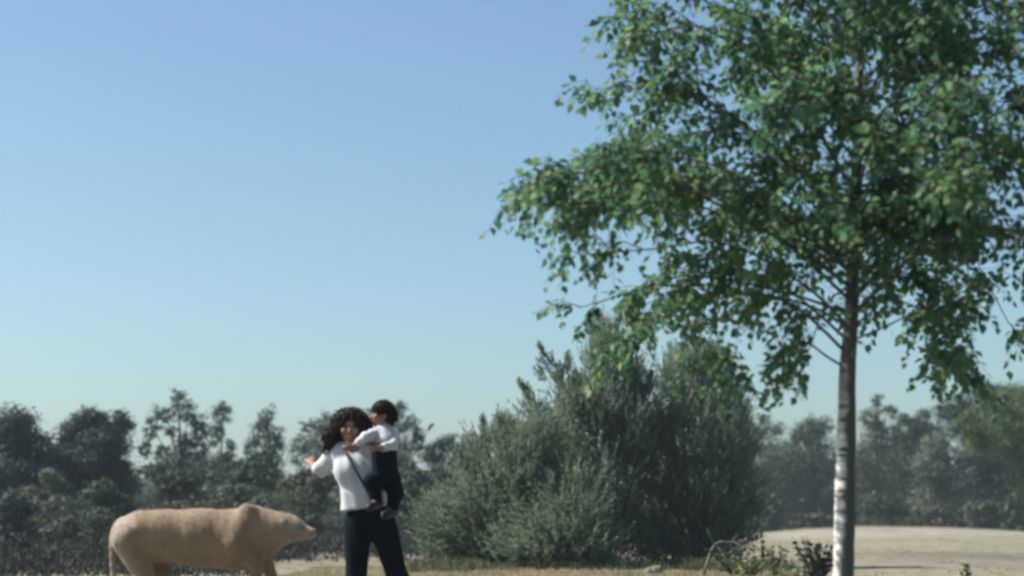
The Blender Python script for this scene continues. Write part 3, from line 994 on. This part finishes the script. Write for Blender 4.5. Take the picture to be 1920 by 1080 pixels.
# ------------------------------------------------------------------ cloth and skin
M['skin'] = plain_mat('skin', [(.19, .105, .075), (.25, .145, .10)], 5, .55, spec=.35)
M['hair'] = plain_mat('dark_hair', [(.010, .008, .008), (.024, .018, .016)], 30, .65, .5, spec=.12, stretch=(1, 1, .15))
M['white_cloth'] = plain_mat('white_cotton', [(.40, .415, .44), (.47, .48, .50)], 9, .85, .25, sheen=.2)
M['navy_cloth'] = plain_mat('navy_denim', [(.0028, .0048, .0075), (.0055, .008, .012)], 14, .95, .3, spec=.08)
M['strap'] = plain_mat('dark_strap', [(.018, .018, .022), (.03, .03, .036)], 20, .6)
M['shoe'] = plain_mat('shoe', [(.008, .010, .016), (.016, .019, .028)], 12, .6)
M['eye'] = plain_mat('eye', [(.02, .014, .01), (.03, .02, .015)], 10, .15, spec=.5)
M['lip'] = plain_mat('lips', [(.30, .10, .09), (.36, .13, .11)], 10, .5)

WD = 13.5


def W(px, py, d=0.0):
    p = PT(px, py, WD)
    return p + np.array((0, d, 0))


def hand(b, wrist, dirv, side, s=1.0, curl=.35, palm=(0, 0, -1)):
    """palm and five fingers; dirv along the fingers, side = where the thumb leaves"""
    dirv = np.asarray(dirv, float); dirv = dirv / np.linalg.norm(dirv)
    side = np.asarray(side, float); side = side - dirv * (side @ dirv); side /= np.linalg.norm(side)
    nrm = np.cross(dirv, side)
    wrist = np.asarray(wrist, float)
    b.ell(wrist + dirv * .045 * s, (.048 * s,) * 3, .012) if False else None
    for k in range(4):
        o = side * (.030 - .020 * k) * s
        b.cap(wrist + o * .5, wrist + dirv * .085 * s + o, .014 * s, .0115 * s, .012)
        L = (.070, .078, .072, .056)[k] * s
        p0 = wrist + dirv * .085 * s + o
        p1 = p0 + (dirv * math.cos(curl) + nrm * math.sin(curl)) * L * .5
        p2 = p1 + (dirv * math.cos(curl * 2.4) + nrm * math.sin(curl * 2.4)) * L * .5
        b.cap(p0, p1, .0095 * s, .0085 * s, .004)
        b.cap(p1, p2, .0085 * s, .0065 * s, .004)
    t0 = wrist + dirv * .025 * s + side * .022 * s
    t1 = t0 + (dirv * .6 + side * .7 + nrm * .25) * .042 * s
    t2 = t1 + (dirv * .9 + side * .25 + nrm * .35) * .032 * s
    b.cap(t0, t1, .013 * s, .0105 * s, .008)
    b.cap(t1, t2, .0105 * s, .0075 * s, .004)


def head_prims(b, c, fwd, s=1.0, up=(0, 0, 1)):
    """skull, jaw, nose, ears, brow, chin around centre c, facing fwd; s = 1 for an adult"""
    fwd = np.asarray(fwd, float); fwd /= np.linalg.norm(fwd)
    up = np.asarray(up, float); up = up - fwd * (up @ fwd); up /= np.linalg.norm(up)
    rt = np.cross(fwd, up)
    rot = np.stack((rt, fwd, up), 1)
    b.ell(c + up * .025 * s - fwd * .010 * s, np.array((.074, .092, .088)) * s, .03 * s, rot=rot)
    b.ell(c - up * .035 * s + fwd * .022 * s, np.array((.058, .062, .070)) * s, .03 * s, rot=rot)
    b.ell(c - up * .088 * s + fwd * .052 * s, np.array((.026, .024, .022)) * s, .025 * s, rot=rot)
    b.cap(c + up * .008 * s + fwd * .083 * s, c - up * .028 * s + fwd * .102 * s, .009 * s, .014 * s, .014 * s)
    for e in (-1, 1):
        b.ell(c + rt * e * .076 * s - fwd * .01 * s - up * .01 * s, np.array((.012, .022, .032)) * s, .01 * s, rot=rot)
        b.ell(c + rt * e * .040 * s - up * .022 * s + fwd * .068 * s, np.array((.022, .018, .022)) * s, .02 * s, rot=rot)
        b.ell(c + rt * e * .030 * s + up * .010 * s + fwd * .094 * s, np.array((.016, .012, .011)) * s, .006 * s, sub=True, rot=rot)
    b.cap(c - rt * .02 * s - up * .058 * s + fwd * .082 * s, c + rt * .02 * s - up * .058 * s + fwd * .082 * s, .010 * s, .010 * s, .008 * s)
    return rt, fwd, up


def face_parts(p, c, rt, fwd, up, s=1.0):
    for e in (-1, 1):
        g = Geo()
        o = c + rt * e * .030 * s + up * .010 * s + fwd * .078 * s
        th = np.linspace(0, math.pi, 7); ph = np.linspace(0, 2 * math.pi, 10)[:-1]
        v = np.array([o + .011 * s * (math.sin(a) * math.cos(f) * rt + math.sin(a) * math.sin(f) * up + math.cos(a) * fwd) for a in th for f in ph])
        f4 = [(i * 9 + j, i * 9 + (j + 1) % 9, (i + 1) * 9 + (j + 1) % 9, (i + 1) * 9 + j) for i in range(6) for j in range(9)]
        part('eye', v, np.array(f4), M['eye'], p, smooth=True)
    g = Geo()
    q = [c + rt * x * s + (up * (-.060 - .004 * abs(x) / .02) + fwd * (.0925 - .012 * (abs(x) / .022) ** 2)) * s for x in np.linspace(-.022, .022, 7)]
    tube(g, q, np.array([.002, .0045, .0055, .005, .0055, .0045, .002]) * s, 6)
    part('mouth', g.verts(), g.faces(), M['lip'], p, smooth=True)


# ------------------------------------------------------------------ the woman
foot_z = float(terrain(-4.2 / 13.5, 13.5))
J = dict(
    pelvis=W(690, 962, .02), waist=W(678, 918), chest=W(670, 880), top=W(667, 852, .01), neck=W(663, 838, 0), headc=W(657, 802, -.01),
    rsh=W(634, 848, .02), rel=W(594, 884, .06), rwr=W(577, 866, .25),
    lsh=W(706, 850, .0), lel=W(732, 908, -.04), lwr=W(712, 920, -.10),
    rhip=W(671, 985, .02), lhip=W(717, 985, .02), rkn=W(668, 1088, -.04), lkn=W(746, 1082, -.02))
g0 = float(terrain(J['rkn'][0], 13.5))
J['ran'] = np.array((W(661, 1100)[0], 13.5 + .10, g0 + .085))
J['lan'] = np.array((W(756, 1100)[0], 13.5 + .02, g0 + .085))


def woman_limbs(b, off=0.0, torso=True, arms=True, legs=True, k=.035):
    j = J
    if torso:
        b.cap(j['pelvis'], j['waist'], .118 + off, .100 + off, .06, squash=(1.18, .85, 1))
        b.cap(j['waist'], j['chest'], .100 + off, .112 + off, .06, squash=(1.15, .88, 1))
        b.cap(j['chest'], j['top'], .112 + off, .085 + off, .06, squash=(1.18, .85, 1))
        b.cap(j['rsh'], j['lsh'], .054 + off, .054 + off, .05)
        for e in (-1, 1):
            b.ell(j['chest'] + np.array((e * .060, -.056, -.008)), np.array((.070, .040, .072)) + off, .06)
    if arms:
        b.cap(j['rsh'], j['rel'], .050 + off, .038 + off, .03)
        b.cap(j['lsh'], j['lel'], .050 + off, .038 + off, .03)
    if legs:
        for h_, kn, an in (('rhip', 'rkn', 'ran'), ('lhip', 'lkn', 'lan')):
            b.cap(j[h_], j[kn], .086 + off, .058 + off, .04)
            b.cap(j[kn], j[kn] * .65 + j[an] * .35 + np.array((0, .015, 0)), .056 + off, .056 + off, .03)
            b.cap(j[kn] * .65 + j[an] * .35 + np.array((0, .015, 0)), j[an], .056 + off, .038 + off, .03)


b = Body(.0085)
woman_limbs(b)
b.cap(J['top'], J['neck'], .052, .046, .03).cap(J['neck'], J['headc'] + np.array((0, .015, -.03)), .046, .048, .02)
fw = np.array((.05, -1, -.06))
rt, fw, up = head_prims(b, J['headc'], fw, 1.0)
b.cap(J['rel'], J['rwr'], .037, .025, .02)
b.cap(J['lel'], J['lwr'], .037, .025, .02)
hand(b, J['rwr'], J['rwr'] - J['rel'] + np.array((0, 0, .02)), (1, 0, .2), .95)
hand(b, J['lwr'], (-1, -.10, .12), (0, -.2, 1), .95, .5)
for an in ('ran', 'lan'):
    b.cap(J[an], J[an] + np.array((.0, -.13, -.05)), .036, .028, .02)
v, f = b.build()
woman = root('person', (W(700, 960)[0], 13.5, g0), 'adult with dark hair in a white short-sleeved top and dark trousers, carrying a small child', 'person')
part('body', v, f, M['skin'], woman, smooth=True)
face_parts(woman, J['headc'], rt, fw, up)
# hair: full, to the shoulders, open at the face
b = Body(.008)
hc = J['headc']
hr = np.random.default_rng(8)
b.ell(hc + np.array((.0, .022, .036)), (.122, .120, .108), .03)
b.ell(hc + np.array((0, .065, -.06)), (.11, .075, .14), .04)
for e in (-1, 1):                       # loose locks falling to the shoulders
    for q in range(9):
        a = hr.uniform(-.9, .9)
        o = hc + np.array((e * (.082 + .02 * math.cos(a)), .03 + .06 * math.sin(a), .03 - .02 * q * .3))
        m_ = o + np.array((e * hr.uniform(.015, .05), hr.normal() * .012, -.085 + hr.normal() * .015))
        l_ = m_ + np.array((e * hr.uniform(-.035, .025), hr.normal() * .015, -.065 + hr.normal() * .02))
        b.cap(o, m_, .036, .036, .015)
        b.cap(m_, l_, .036, .016, .012)
b.ell(hc + np.array((.004, -.125, -.045)), (.060, .10, .100), .02, sub=True)
v, f = b.build((.006, 110))
part('hair', v, f, M['hair'], woman, smooth=True)
HW = (v, f)
# white top: short sleeves to the elbow, loose hem
b = Body(.0085)
woman_limbs(b, .013, legs=False, arms=False)
b.cap(J['rsh'], J['rel'] * 1.04 - J['rsh'] * .04, .068, .058, .035, clip=True)
b.cap(J['lsh'], J['lsh'] * .12 + J['lel'] * .88, .066, .058, .035, clip=True)
b.cap(W(682, 935, .01), W(674, 985, .01), .124, .134, .05, squash=(1.18, .9, 1))
hem = W(672, 955)
b.cut(hem, (.12, 0, -1))
b.ell(J['neck'] + np.array((.0, -.055, .012)), (.062, .06, .048), .015, sub=True)
v, f = b.build((.0065, 34))
part('shirt', v, f, M['white_cloth'], woman, smooth=True)
# trousers
b = Body(.0085)
j = J
b.cap(j['pelvis'], W(684, 940, .02), .128, .115, .06, squash=(1.18, .9, 1))
woman_limbs(b, .014, torso=False, arms=False)
b.cut(W(684, 942), (0, 0, 1))
b.cut(np.array((0, 0, g0 + .10)), (0, 0, -1))
v, f = b.build((.006, 30))
part('trousers', v, f, M['navy_cloth'], woman, smooth=True)
for an in ('ran', 'lan'):
    b = Body(.007)
    a = J[an]
    b.cap((a[0], a[1] + .035, g0 + .045), (a[0], a[1] - .16, g0 + .040), .045, .038, .03, squash=(.95, 1, 1))
    b.cap(a + np.array((0, .02, -.01)), a + np.array((0, -.02, -.03)), .046, .046, .03)
    b.cut((0, 0, g0 + .004), (0, 0, -1))
    v, f = b.build()
    part('shoe', v, f, M['shoe'], woman, smooth=True)
# strap running across the chest
g = Geo()
sp_ = [W(640, 838, .03), W(645, 842, -.06), W(658, 862, -.128), W(676, 892, -.163), W(692, 922, -.150), W(704, 945, -.135), W(722, 962, -.09), W(732, 962, .03)]
P_ = smooth_path(sp_, 30)
wdir = np.array((.8, 0, .5)); wdir /= np.linalg.norm(wdir)
vv = np.concatenate([[p - wdir * .009, p + wdir * .009, p + wdir * .009 + np.array((0, -.005, 0)), p - wdir * .009 + np.array((0, -.005, 0))] for p in P_])
ff = np.concatenate([[(4 * i + a, 4 * i + (a + 1) % 4, 4 * i + 4 + (a + 1) % 4, 4 * i + 4 + a) for a in range(4)] for i in range(29)])
part('shoulder_strap', vv, ff, M['strap'], woman)

# ------------------------------------------------------------------ the child on the hip
K = dict(head=W(717, 778, -.03), neck=W(720, 803, -.03), chest=W(721, 832, -.08), pelvis=W(724, 890, -.12),
         rsh=W(706, 814, -.08), rel=W(690, 822, -.19), rwr=W(668, 838, -.18),
         lsh=W(733, 816, -.03), lel=W(739, 836, -.13), lwr=W(718, 842, -.22),
         rhip=W(716, 898, -.13), rkn=W(703, 904, -.27), ran=W(711, 940, -.25),
         lhip=W(734, 898, -.11), lkn=W(744, 925, -.13), lan=W(736, 954, -.10))
child = root('person', K['pelvis'] - np.array((0, 0, .12)), 'small dark-haired child with white sleeves and dark trousers, carried on the adult’s hip', 'person')


def kid(b, off, torso=True, arms=True, legs=True):
    k = K
    if torso:
        b.cap(k['pelvis'], k['chest'], .073 + off, .072 + off, .04, squash=(1.05, .88, 1))
        b.cap(k['chest'], k['neck'], .074 + off, .040 + off, .03)
        b.cap(k['rsh'], k['lsh'], .036 + off, .036 + off, .03)
    if arms:
        b.cap(k['rsh'], k['rel'], .034 + off, .028 + off, .02)
        b.cap(k['rel'], k['rwr'], .028 + off, .020 + off, .015)
        b.cap(k['lsh'], k['lel'], .034 + off, .028 + off, .02)
        b.cap(k['lel'], k['lwr'], .028 + off, .020 + off, .015)
    if legs:
        for q in 'rl':
            b.cap(k[q + 'hip'], k[q + 'kn'], .058 + off, .043 + off, .03)
            b.cap(k[q + 'kn'], k[q + 'an'], .043 + off, .028 + off, .02)


b = Body(.0075)
kid(b, 0)
b.cap(K['neck'], K['head'] + np.array((0, .0, -.02)), .034, .038, .02)
kfw = np.array((-.95, -.22, -.03))
krt, kfw, kup = head_prims(b, K['head'], kfw, .79)
hand(b, K['rwr'], (-1, -.1, -.35), (0, -.5, 1), .6, .4)
hand(b, K['lwr'], (-1, -.1, -.1), (0, -.3, 1), .6, .4)
for q in 'rl':
    b.cap(K[q + 'an'], K[q + 'an'] + np.array((-.03, -.07, -.035)), .026, .022, .015)
v, f = b.build()
part('body', v, f, M['skin'], child, smooth=True)
face_parts(child, K['head'], krt, kfw, kup, .79)
b = Body(.007)
b.ell(K['head'] - kfw * .008 + np.array((0, 0, .034)), (.077, .074, .070), .03)
b.ell(K['head'] - kfw * .050 + np.array((0, 0, -.012)), (.060, .060, .064), .03)
b.ell(K['head'] + kfw * .10 - np.array((0, 0, .032)), (.056, .060, .060), .015, sub=True)
v, f = b.build((.003, 130))
part('hair', v, f, M['hair'], child, smooth=True)
HK = (v, f)
b = Body(.0075)
kid(b, .010, arms=False, legs=False)
b.cut(W(725, 832), (0, 0, -1))
v, f = b.build((.002, 60))
part('shirt', v, f, M['white_cloth'], child, smooth=True)
for q, t_ in (('r', .8), ('l', .92)):
    b = Body(.0065)
    b.cap(K[q + 'sh'], K[q + 'el'], .044, .038, .02)
    b.cap(K[q + 'el'], K[q + 'el'] * (1 - t_) + K[q + 'wr'] * t_, .037, .030, .015, clip=True)
    v, f = b.build((.003, 60))
    part('sleeve', v, f, M['white_cloth'], child, smooth=True)
b = Body(.0075)
b.cap(K['pelvis'], W(721, 832, -.085), .085, .085, .04, squash=(1.05, .92, 1))
kid(b, .012, torso=False, arms=False)
b.cut(W(725, 824), (0, 0, 1))
v, f = b.build((.002, 60))
part('trousers', v, f, M['navy_cloth'], child, smooth=True)
for q in 'rl':
    b = Body(.006)
    a = K[q + 'an']
    b.cap(a + np.array((.01, .015, -.02)), a + np.array((-.04, -.09, -.045)), .036, .031, .02)
    v, f = b.build()
    part('shoe', v, f, M['shoe'], child, smooth=True)

# ------------------------------------------------------------------ the big cat
CD = 12.0


def Cc(px, py, d=0.0):
    return PT(px, py, CD) + np.array((0, d, 0))


def cat_mat():
    m, N, L, p = mat_new('tan_coat')
    tc = N.new('ShaderNodeTexCoord')
    ns = N.new('ShaderNodeTexNoise'); ns.inputs['Scale'].default_value = 5; ns.inputs['Detail'].default_value = 4
    L.new(tc.outputs['Object'], ns.inputs['Vector'])
    r = ramp(N, [(.18, .112, .060), (.27, .182, .108)], [.35, .65])
    L.new(ns.outputs[0], r.inputs[0])
    # rump and inner hind leg are paler, their sunlit look painted in
    sx = N.new('ShaderNodeSeparateXYZ'); L.new(tc.outputs['Object'], sx.inputs[0])
    mr = N.new('ShaderNodeMapRange'); mr.inputs['From Min'].default_value = -.50; mr.inputs['From Max'].default_value = -.36
    mr.inputs['To Min'].default_value = .65; mr.inputs['To Max'].default_value = 0
    m9 = N.new('ShaderNodeMapRange'); m9.inputs['From Min'].default_value = .46; m9.inputs['From Max'].default_value = .62  # head end paler too: sunlight along it is put into the coat colour
    m9.inputs['To Max'].default_value = .4
    L.new(sx.outputs['X'], m9.inputs['Value'])
    mxx = N.new('ShaderNodeMath'); mxx.operation = 'MAXIMUM'
    L.new(mr.outputs[0], mxx.inputs[0]); L.new(m9.outputs[0], mxx.inputs[1])
    L.new(sx.outputs['X'], mr.inputs['Value'])
    mx = N.new('ShaderNodeMix'); mx.data_type = 'RGBA'
    L.new(mxx.outputs[0], mx.inputs[0]); L.new(r.outputs[0], mx.inputs[6]); mx.inputs[7].default_value = (.34, .30, .26, 1)
    vo = N.new('ShaderNodeTexVoronoi'); vo.inputs['Scale'].default_value = 22
    L.new(tc.outputs['Object'], vo.inputs['Vector'])
    r2 = ramp(N, [(.62, .58, .55), (1, 1, 1)], [.18, .34])
    L.new(vo.outputs['Distance'], r2.inputs[0])
    m2 = N.new('ShaderNodeMix'); m2.data_type = 'RGBA'; m2.blend_type = 'MULTIPLY'; m2.inputs[0].default_value = .55
    L.new(mx.outputs[2], m2.inputs[6]); L.new(r2.outputs[0], m2.inputs[7])
    L.new(m2.outputs[2], p.inputs['Base Color'])
    p.inputs['Roughness'].default_value = .75
    p.inputs['Sheen Weight'].default_value = .25
    n2 = N.new('ShaderNodeTexNoise'); n2.inputs['Scale'].default_value = 90
    L.new(tc.outputs['Object'], n2.inputs['Vector'])
    bp = N.new('ShaderNodeBump'); bp.inputs['Strength'].default_value = .3; bp.inputs['Distance'].default_value = .01
    L.new(n2.outputs[0], bp.inputs['Height']); L.new(bp.outputs[0], p.inputs['Normal'])
    return m


M['coat'] = cat_mat()
M['fur'] = leaf_mat('tan_fur', [(.158, .098, .052), (.225, .150, .084), (.295, .208, .126)], .1, .8, 5.0)
M['strand'] = leaf_mat('dark_strands', [(.008, .006, .006), (.022, .017, .014), (.03, .023, .019)], .05, .7, 9.0)
M['strand'].node_tree.nodes['Principled BSDF'].inputs['Specular IOR Level'].default_value = .08
gz = float(terrain(Cc(360, 1000)[0], CD))
cat = root('big_cat', (Cc(372, 1000)[0], CD, gz), 'tan short-haired animal with pale rump and thin hanging tail, standing side-on beside the adult', 'animal')
b = Body(.010)
sq_ = (1, .80, 1)
b.cap(Cc(262, 1004), Cc(310, 1005), .150, .152, .06, squash=sq_)
b.cap(Cc(240, 1008), Cc(266, 1004), .095, .140, .05)
b.cap(Cc(310, 1005), Cc(380, 1008), .152, .168, .06, squash=sq_)
b.cap(Cc(370, 1008), Cc(445, 1012), .168, .182, .06, squash=sq_)
b.cap(Cc(445, 1012), Cc(488, 1008), .182, .140, .05, squash=sq_)
for e in (-1, 1):
    b.cap(Cc(466, 962, e * .055), Cc(448, 1018, e * .105), .060, .070, .04)          # shoulder blade
    b.cap(Cc(460, 1026, e * .09), Cc(484, 1056, e * .10), .056, .042, .04)
b.cap(Cc(478, 994), Cc(532, 993, -.02), .132, .088, .05)
b.cap(Cc(480, 978), Cc(540, 984, -.02), .085, .060, .05)
b.cap(Cc(530, 992, -.02), Cc(552, 994, -.03), .086, .068, .04)
hd = Cc(552, 993, -.04)
b.ell(hd, (.078, .062, .062), .03)
b.cap(hd + np.array((.035, -.008, -.016)), hd + np.array((.108, -.012, -.024)), .050, .038, .03)
for e in (-1, 1):
    b.ell(hd + np.array((-.050, e * .050, .046)), (.014, .022, .024), .015)
    b.ell(hd + np.array((.058, e * .046 - .01, .012)), (.014, .012, .012), .008, sub=True)


def leg(b, pts, rr):
    for i in range(len(pts) - 1):
        b.cap(pts[i], pts[i + 1], rr[i], rr[i + 1], .025)


def gpt(px, d, z):
    p = Cc(px, 1100, d); p[2] = gz + z; return p


# forelegs: near one straight under the chest, far one a step ahead
for d, sh, dx in ((-.10, 0, 0), (.09, 0, 26)):
    leg(b, [Cc(484 + dx * .4, 1048, d), Cc(484 + dx, 1096, d), gpt(486 + dx, d, .20), gpt(486 + dx, d, .045)], [.046, .036, .030, .026])
    b.cap(gpt(486 + dx, d, .032), gpt(502 + dx, d, .026), .034, .028, .02)
# hind legs: knee forward under the belly, hock backward, shank upright
for d, dx in ((-.085, 0), (.085, 24)):
    leg(b, [Cc(246 + dx * .4, 1012, d), Cc(276 + dx, 1078, d * 1.1)], [.105, .062])
    leg(b, [Cc(276 + dx, 1078, d * 1.1), gpt(240 + dx, d, .30), gpt(246 + dx, d, .045)], [.056, .030, .026])
    b.cap(gpt(248 + dx, d, .032), gpt(266 + dx, d, .026), .034, .028, .02)
tl = smooth_path([Cc(228, 975, 0), Cc(217, 990, -.01), Cc(212, 1020, -.02), Cc(213, 1070, -.02), Cc(218, 1120, -.02), Cc(214, 1165, 0), Cc(200, 1190, .02)], 18)
for i in range(17):
    b.cap(tl[i], tl[i + 1], .020 - .0004 * i, .020 - .0004 * i, .012)
v, f = b.build((.0015, 60))
part('body', v, f, M['coat'], cat, smooth=True)


def surf_hairs(v, f, n, length, width, flow, rng, lift=.35, avoid=None):
    """short hairs rooted on a surface, lying along flow"""
    tri = v[f]
    nm = np.cross(tri[:, 2] - tri[:, 0], tri[:, 3] - tri[:, 1])
    ar = np.linalg.norm(nm, axis=1)
    ok = ar > 1e-9
    if avoid is not None:
        ok &= np.linalg.norm(tri.mean(1) - avoid[0], axis=1) > avoid[1]
    tri, nm, ar = tri[ok], nm[ok] / ar[ok][:, None], ar[ok]
    i = rng.choice(len(tri), n, p=ar / ar.sum())
    a, b_ = rng.uniform(0, 1, (2, n, 1))
    q = tri[i]
    p = (q[:, 0] * (1 - a) + q[:, 1] * a) * (1 - b_) + (q[:, 3] * (1 - a) + q[:, 2] * a) * b_
    d = np.asarray(flow, float) + rand_dirs(rng, n) * .35
    d = d - nm[i] * np.sum(d * nm[i], 1)[:, None]
    d /= np.linalg.norm(d, axis=1)[:, None] + 1e-9
    g = Geo()
    add_blades(g, p - nm[i] * .002, d + nm[i] * lift, length * rng.uniform(.5, 1.3, n), width * rng.uniform(.6, 1.3, n), rng)
    return g


hrng = np.random.default_rng(3)
g = surf_hairs(v, f, 90000, .013, .0024, (-.85, 0, -.35), hrng, .2)
part('fur', g.verts(), g.faces(), M['fur'], cat, kind='stuff')
for e in (-1, 1):
    o = hd + np.array((.060, e * .040 - .01, .013))
    bb = Body(.004); bb.ell(o, (.010, .010, .010), .004)
    v, f = bb.build()
    part('eye', v, f, M['eye'], cat, smooth=True)
bb = Body(.004); bb.ell(hd + np.array((.140, -.012, -.016)), (.014, .018, .012), .004)
v, f = bb.build()
part('nose', v, f, M['eye'], cat, smooth=True)

for who, (hv_, hf_), n_, l_, av in ((woman, HW, 3600, .06, (hc + np.array((0, -.13, -.05)), .145)), (child, HK, 2000, .028, (K['head'] + kfw * .10 - np.array((0, 0, .03)), .085))):
    g = surf_hairs(hv_, hf_, n_, l_, .005, (0, .15, -1), hrng, .2, av)
    part('loose_hair', g.verts(), g.faces(), M['strand'], who, kind='stuff')

# ------------------------------------------------------------------ grass, weeds and small things
rng = np.random.default_rng(91)
g = Geo()


def tufts(cx, cy, n, h, spread):
    k = rng.integers(14, 26, n)
    idx = np.repeat(np.arange(n), k)
    px_ = cx[idx] + rng.normal(size=len(idx)) * spread
    py_ = cy[idx] + rng.normal(size=len(idx)) * spread
    p = np.stack((px_, py_, terrain(px_, py_) - .01), -1)
    a = rng.normal(size=(len(idx), 3)) * .35; a[:, 2] = 1
    ll = h[idx] * rng.uniform(.5, 1.2, len(idx))
    add_blades(g, p, a, ll, rng.uniform(.008, .018, len(idx)), rng)


n = 3000
cx = rng.uniform(-3.5, 4.4, n); cy = rng.uniform(26.5, 34.5, n)
tufts(cx, cy, n, rng.uniform(.03, .10, n), .06)
n = 2600
cx = rng.uniform(-14, 32, n); cy = rng.uniform(27, 75, n)
tufts(cx, cy, n, rng.uniform(.02, .07, n), .08)
gw = Geo()
n = 900
cx = rng.uniform(-1.75, 4.6, n); cy = rng.uniform(31.2, 33.6, n)
k = rng.integers(10, 18, n); idx = np.repeat(np.arange(n), k)
p = np.stack((cx[idx] + rng.normal(size=len(idx)) * .07, cy[idx] + rng.normal(size=len(idx)) * .07, np.zeros(len(idx))), -1)
p[:, 2] = terrain(p[:, 0], p[:, 1]) - .01
a = rng.normal(size=(len(idx), 3)) * .5; a[:, 2] = 1
hh = (.10 + .12 * np.abs(np.sin(cx * 2.3 + cy)))[idx] * rng.uniform(.5, 1.5, len(idx))
add_blades(gw, p, a, hh, rng.uniform(.012, .028, len(idx)), rng)
gl_ = part('ground_cover', gw.verts(), gw.faces(), M['low_green'], None, kind='stuff')
gl_['label'] = 'olive green low growth along the feet of the junipers'
gg = part('grass', g.verts(), g.faces(), M['straw'], None, kind='stuff')
gg['label'] = 'dry straw-coloured grass tufts on the heath'


def weed(name, label, cat, px, py_top, D, n_stem, mat, seed, lean=.2, leaf=.05, nl=16, base=None):
    r = np.random.default_rng(seed)
    x = PT(px, 1000, D)[0]
    t = root(name, (x, D, float(terrain(x, D))), label, cat, 'small plants near the birch')
    H = PT(px, py_top, D)[2] - t.location[2]
    gs, gl = Geo(), Geo()
    for k in range(n_stem):
        st = np.array(t.location) + np.array((r.normal() * .03, r.normal() * .05, -.02))
        e = st + np.array((r.normal() * lean * H, r.normal() * lean * H, H * r.uniform(.65, 1.0)))
        P_ = smooth_path([st, (st + e) / 2 + np.array((r.normal() * .05 * H, 0, 0)), e], 8)
        tube(gs, P_, np.linspace(.010, .003, 8), 5)
        u = r.uniform(.25, 1, nl)
        c = P_[np.clip((u * 7).astype(int), 0, 7)]
        a = rand_dirs(r, nl); a[:, 2] = a[:, 2] * .5 + .2
        add_leaves(gl, c, a, rand_dirs(r, nl) + np.array((0, 0, 1.0)), r.uniform(.7, 1.5, nl) * leaf)
    part('stem', gs.verts(), gs.faces(), M['twig'], t, smooth=True)
    part('leaves', gl.verts(), gl.faces(), mat, t)
    return t


weed('sapling', 'thin dark sapling at the field edge by the pale weeds', 'sapling', 1424, 978, 29.5, 3, M['shrub_green'], 1, .10, .055, 44)
weed('weed', 'pale yellow-green leafy weed low beside the thin dark sapling', 'weed', 1400, 1035, 28.5, 12, M['weed'], 2, .5, .05, 36)
weed('weed', 'loose leafy weed between the sapling and the grey-brown plant', 'weed', 1452, 1010, 28.8, 10, M['weed'], 3, .3, .05, 40)
weed('weed', 'bushy grey-brown plant hugging the birch trunk', 'weed', 1530, 1000, 26.0, 20, M['shrub_brown'], 4, .26, .05, 60)
weed('weed', 'low pale weed at the very foot of the grey-brown plant', 'weed', 1505, 1052, 25.5, 9, M['weed'], 5, .5, .045, 30)
weed('weed', 'dark leafy sprig under the rounded juniper', 'weed', 1375, 1014, 29.0, 10, M['shrub_green'], 6, .35, .05, 44)
weed('weed', 'lone small sprig sticking up from the pale field', 'weed', 1806, 1050, 27.5, 4, M['weed'], 7, .35, .07, 8)
# stone lump
b = Body(.012)
sc_ = PT(1222, 1050, 29.5); sc_[2] = float(terrain(sc_[0], sc_[1]))
b.ell(sc_ + np.array((0, 0, .05)), (.14, .11, .08), .05)
b.ell(sc_ + np.array((.09, .02, .09)), (.09, .09, .07), .04)
b.cut(sc_ - np.array((0, 0, .01)), (0, 0, -1))
v, f = b.build((.012, 31))
st_ = root('stone', sc_, 'pale grey stone lump in the grass below the junipers', 'stone')
part('stone_body', v, f, M['stone'], st_, smooth=True)
# fallen bare branch
g = Geo()
fb = [PT(1318, 1034, 29.2), PT(1340, 1022, 29.2), PT(1372, 1017, 29.2), PT(1402, 1012, 29.2)]
fb[0][2] = float(terrain(fb[0][0], 29.2)) + .02
br = root('fallen_branch', fb[0], 'pale bare branch leaning at the foot of the rounded juniper', 'branch')
tube(g, smooth_path(fb, 14), np.linspace(.026, .008, 14), 7, .3, rng)
part('main_branch', g.verts(), g.faces(), M['dead_wood'], br, smooth=True)
g = Geo()
for a_, c_ in ((fb[2], PT(1384, 1004, 29.2)), (fb[2], PT(1392, 1026, 29.0)), (fb[1], PT(1352, 1034, 29.0))):
    tube(g, smooth_path([a_, (np.array(a_) + c_) / 2 + np.array((0, .05, .02)), c_], 6), np.linspace(.01, .003, 6), 5)
part('twig', g.verts(), g.faces(), M['dead_wood'], br, smooth=True)
g = Geo()
tube(g, smooth_path([fb[1], PT(1332, 1006, 29.1), PT(1326, 992, 29.1)], 8), np.linspace(.012, .004, 8), 6)
part('side_branch', g.verts(), g.faces(), M['dead_wood'], br, smooth=True)
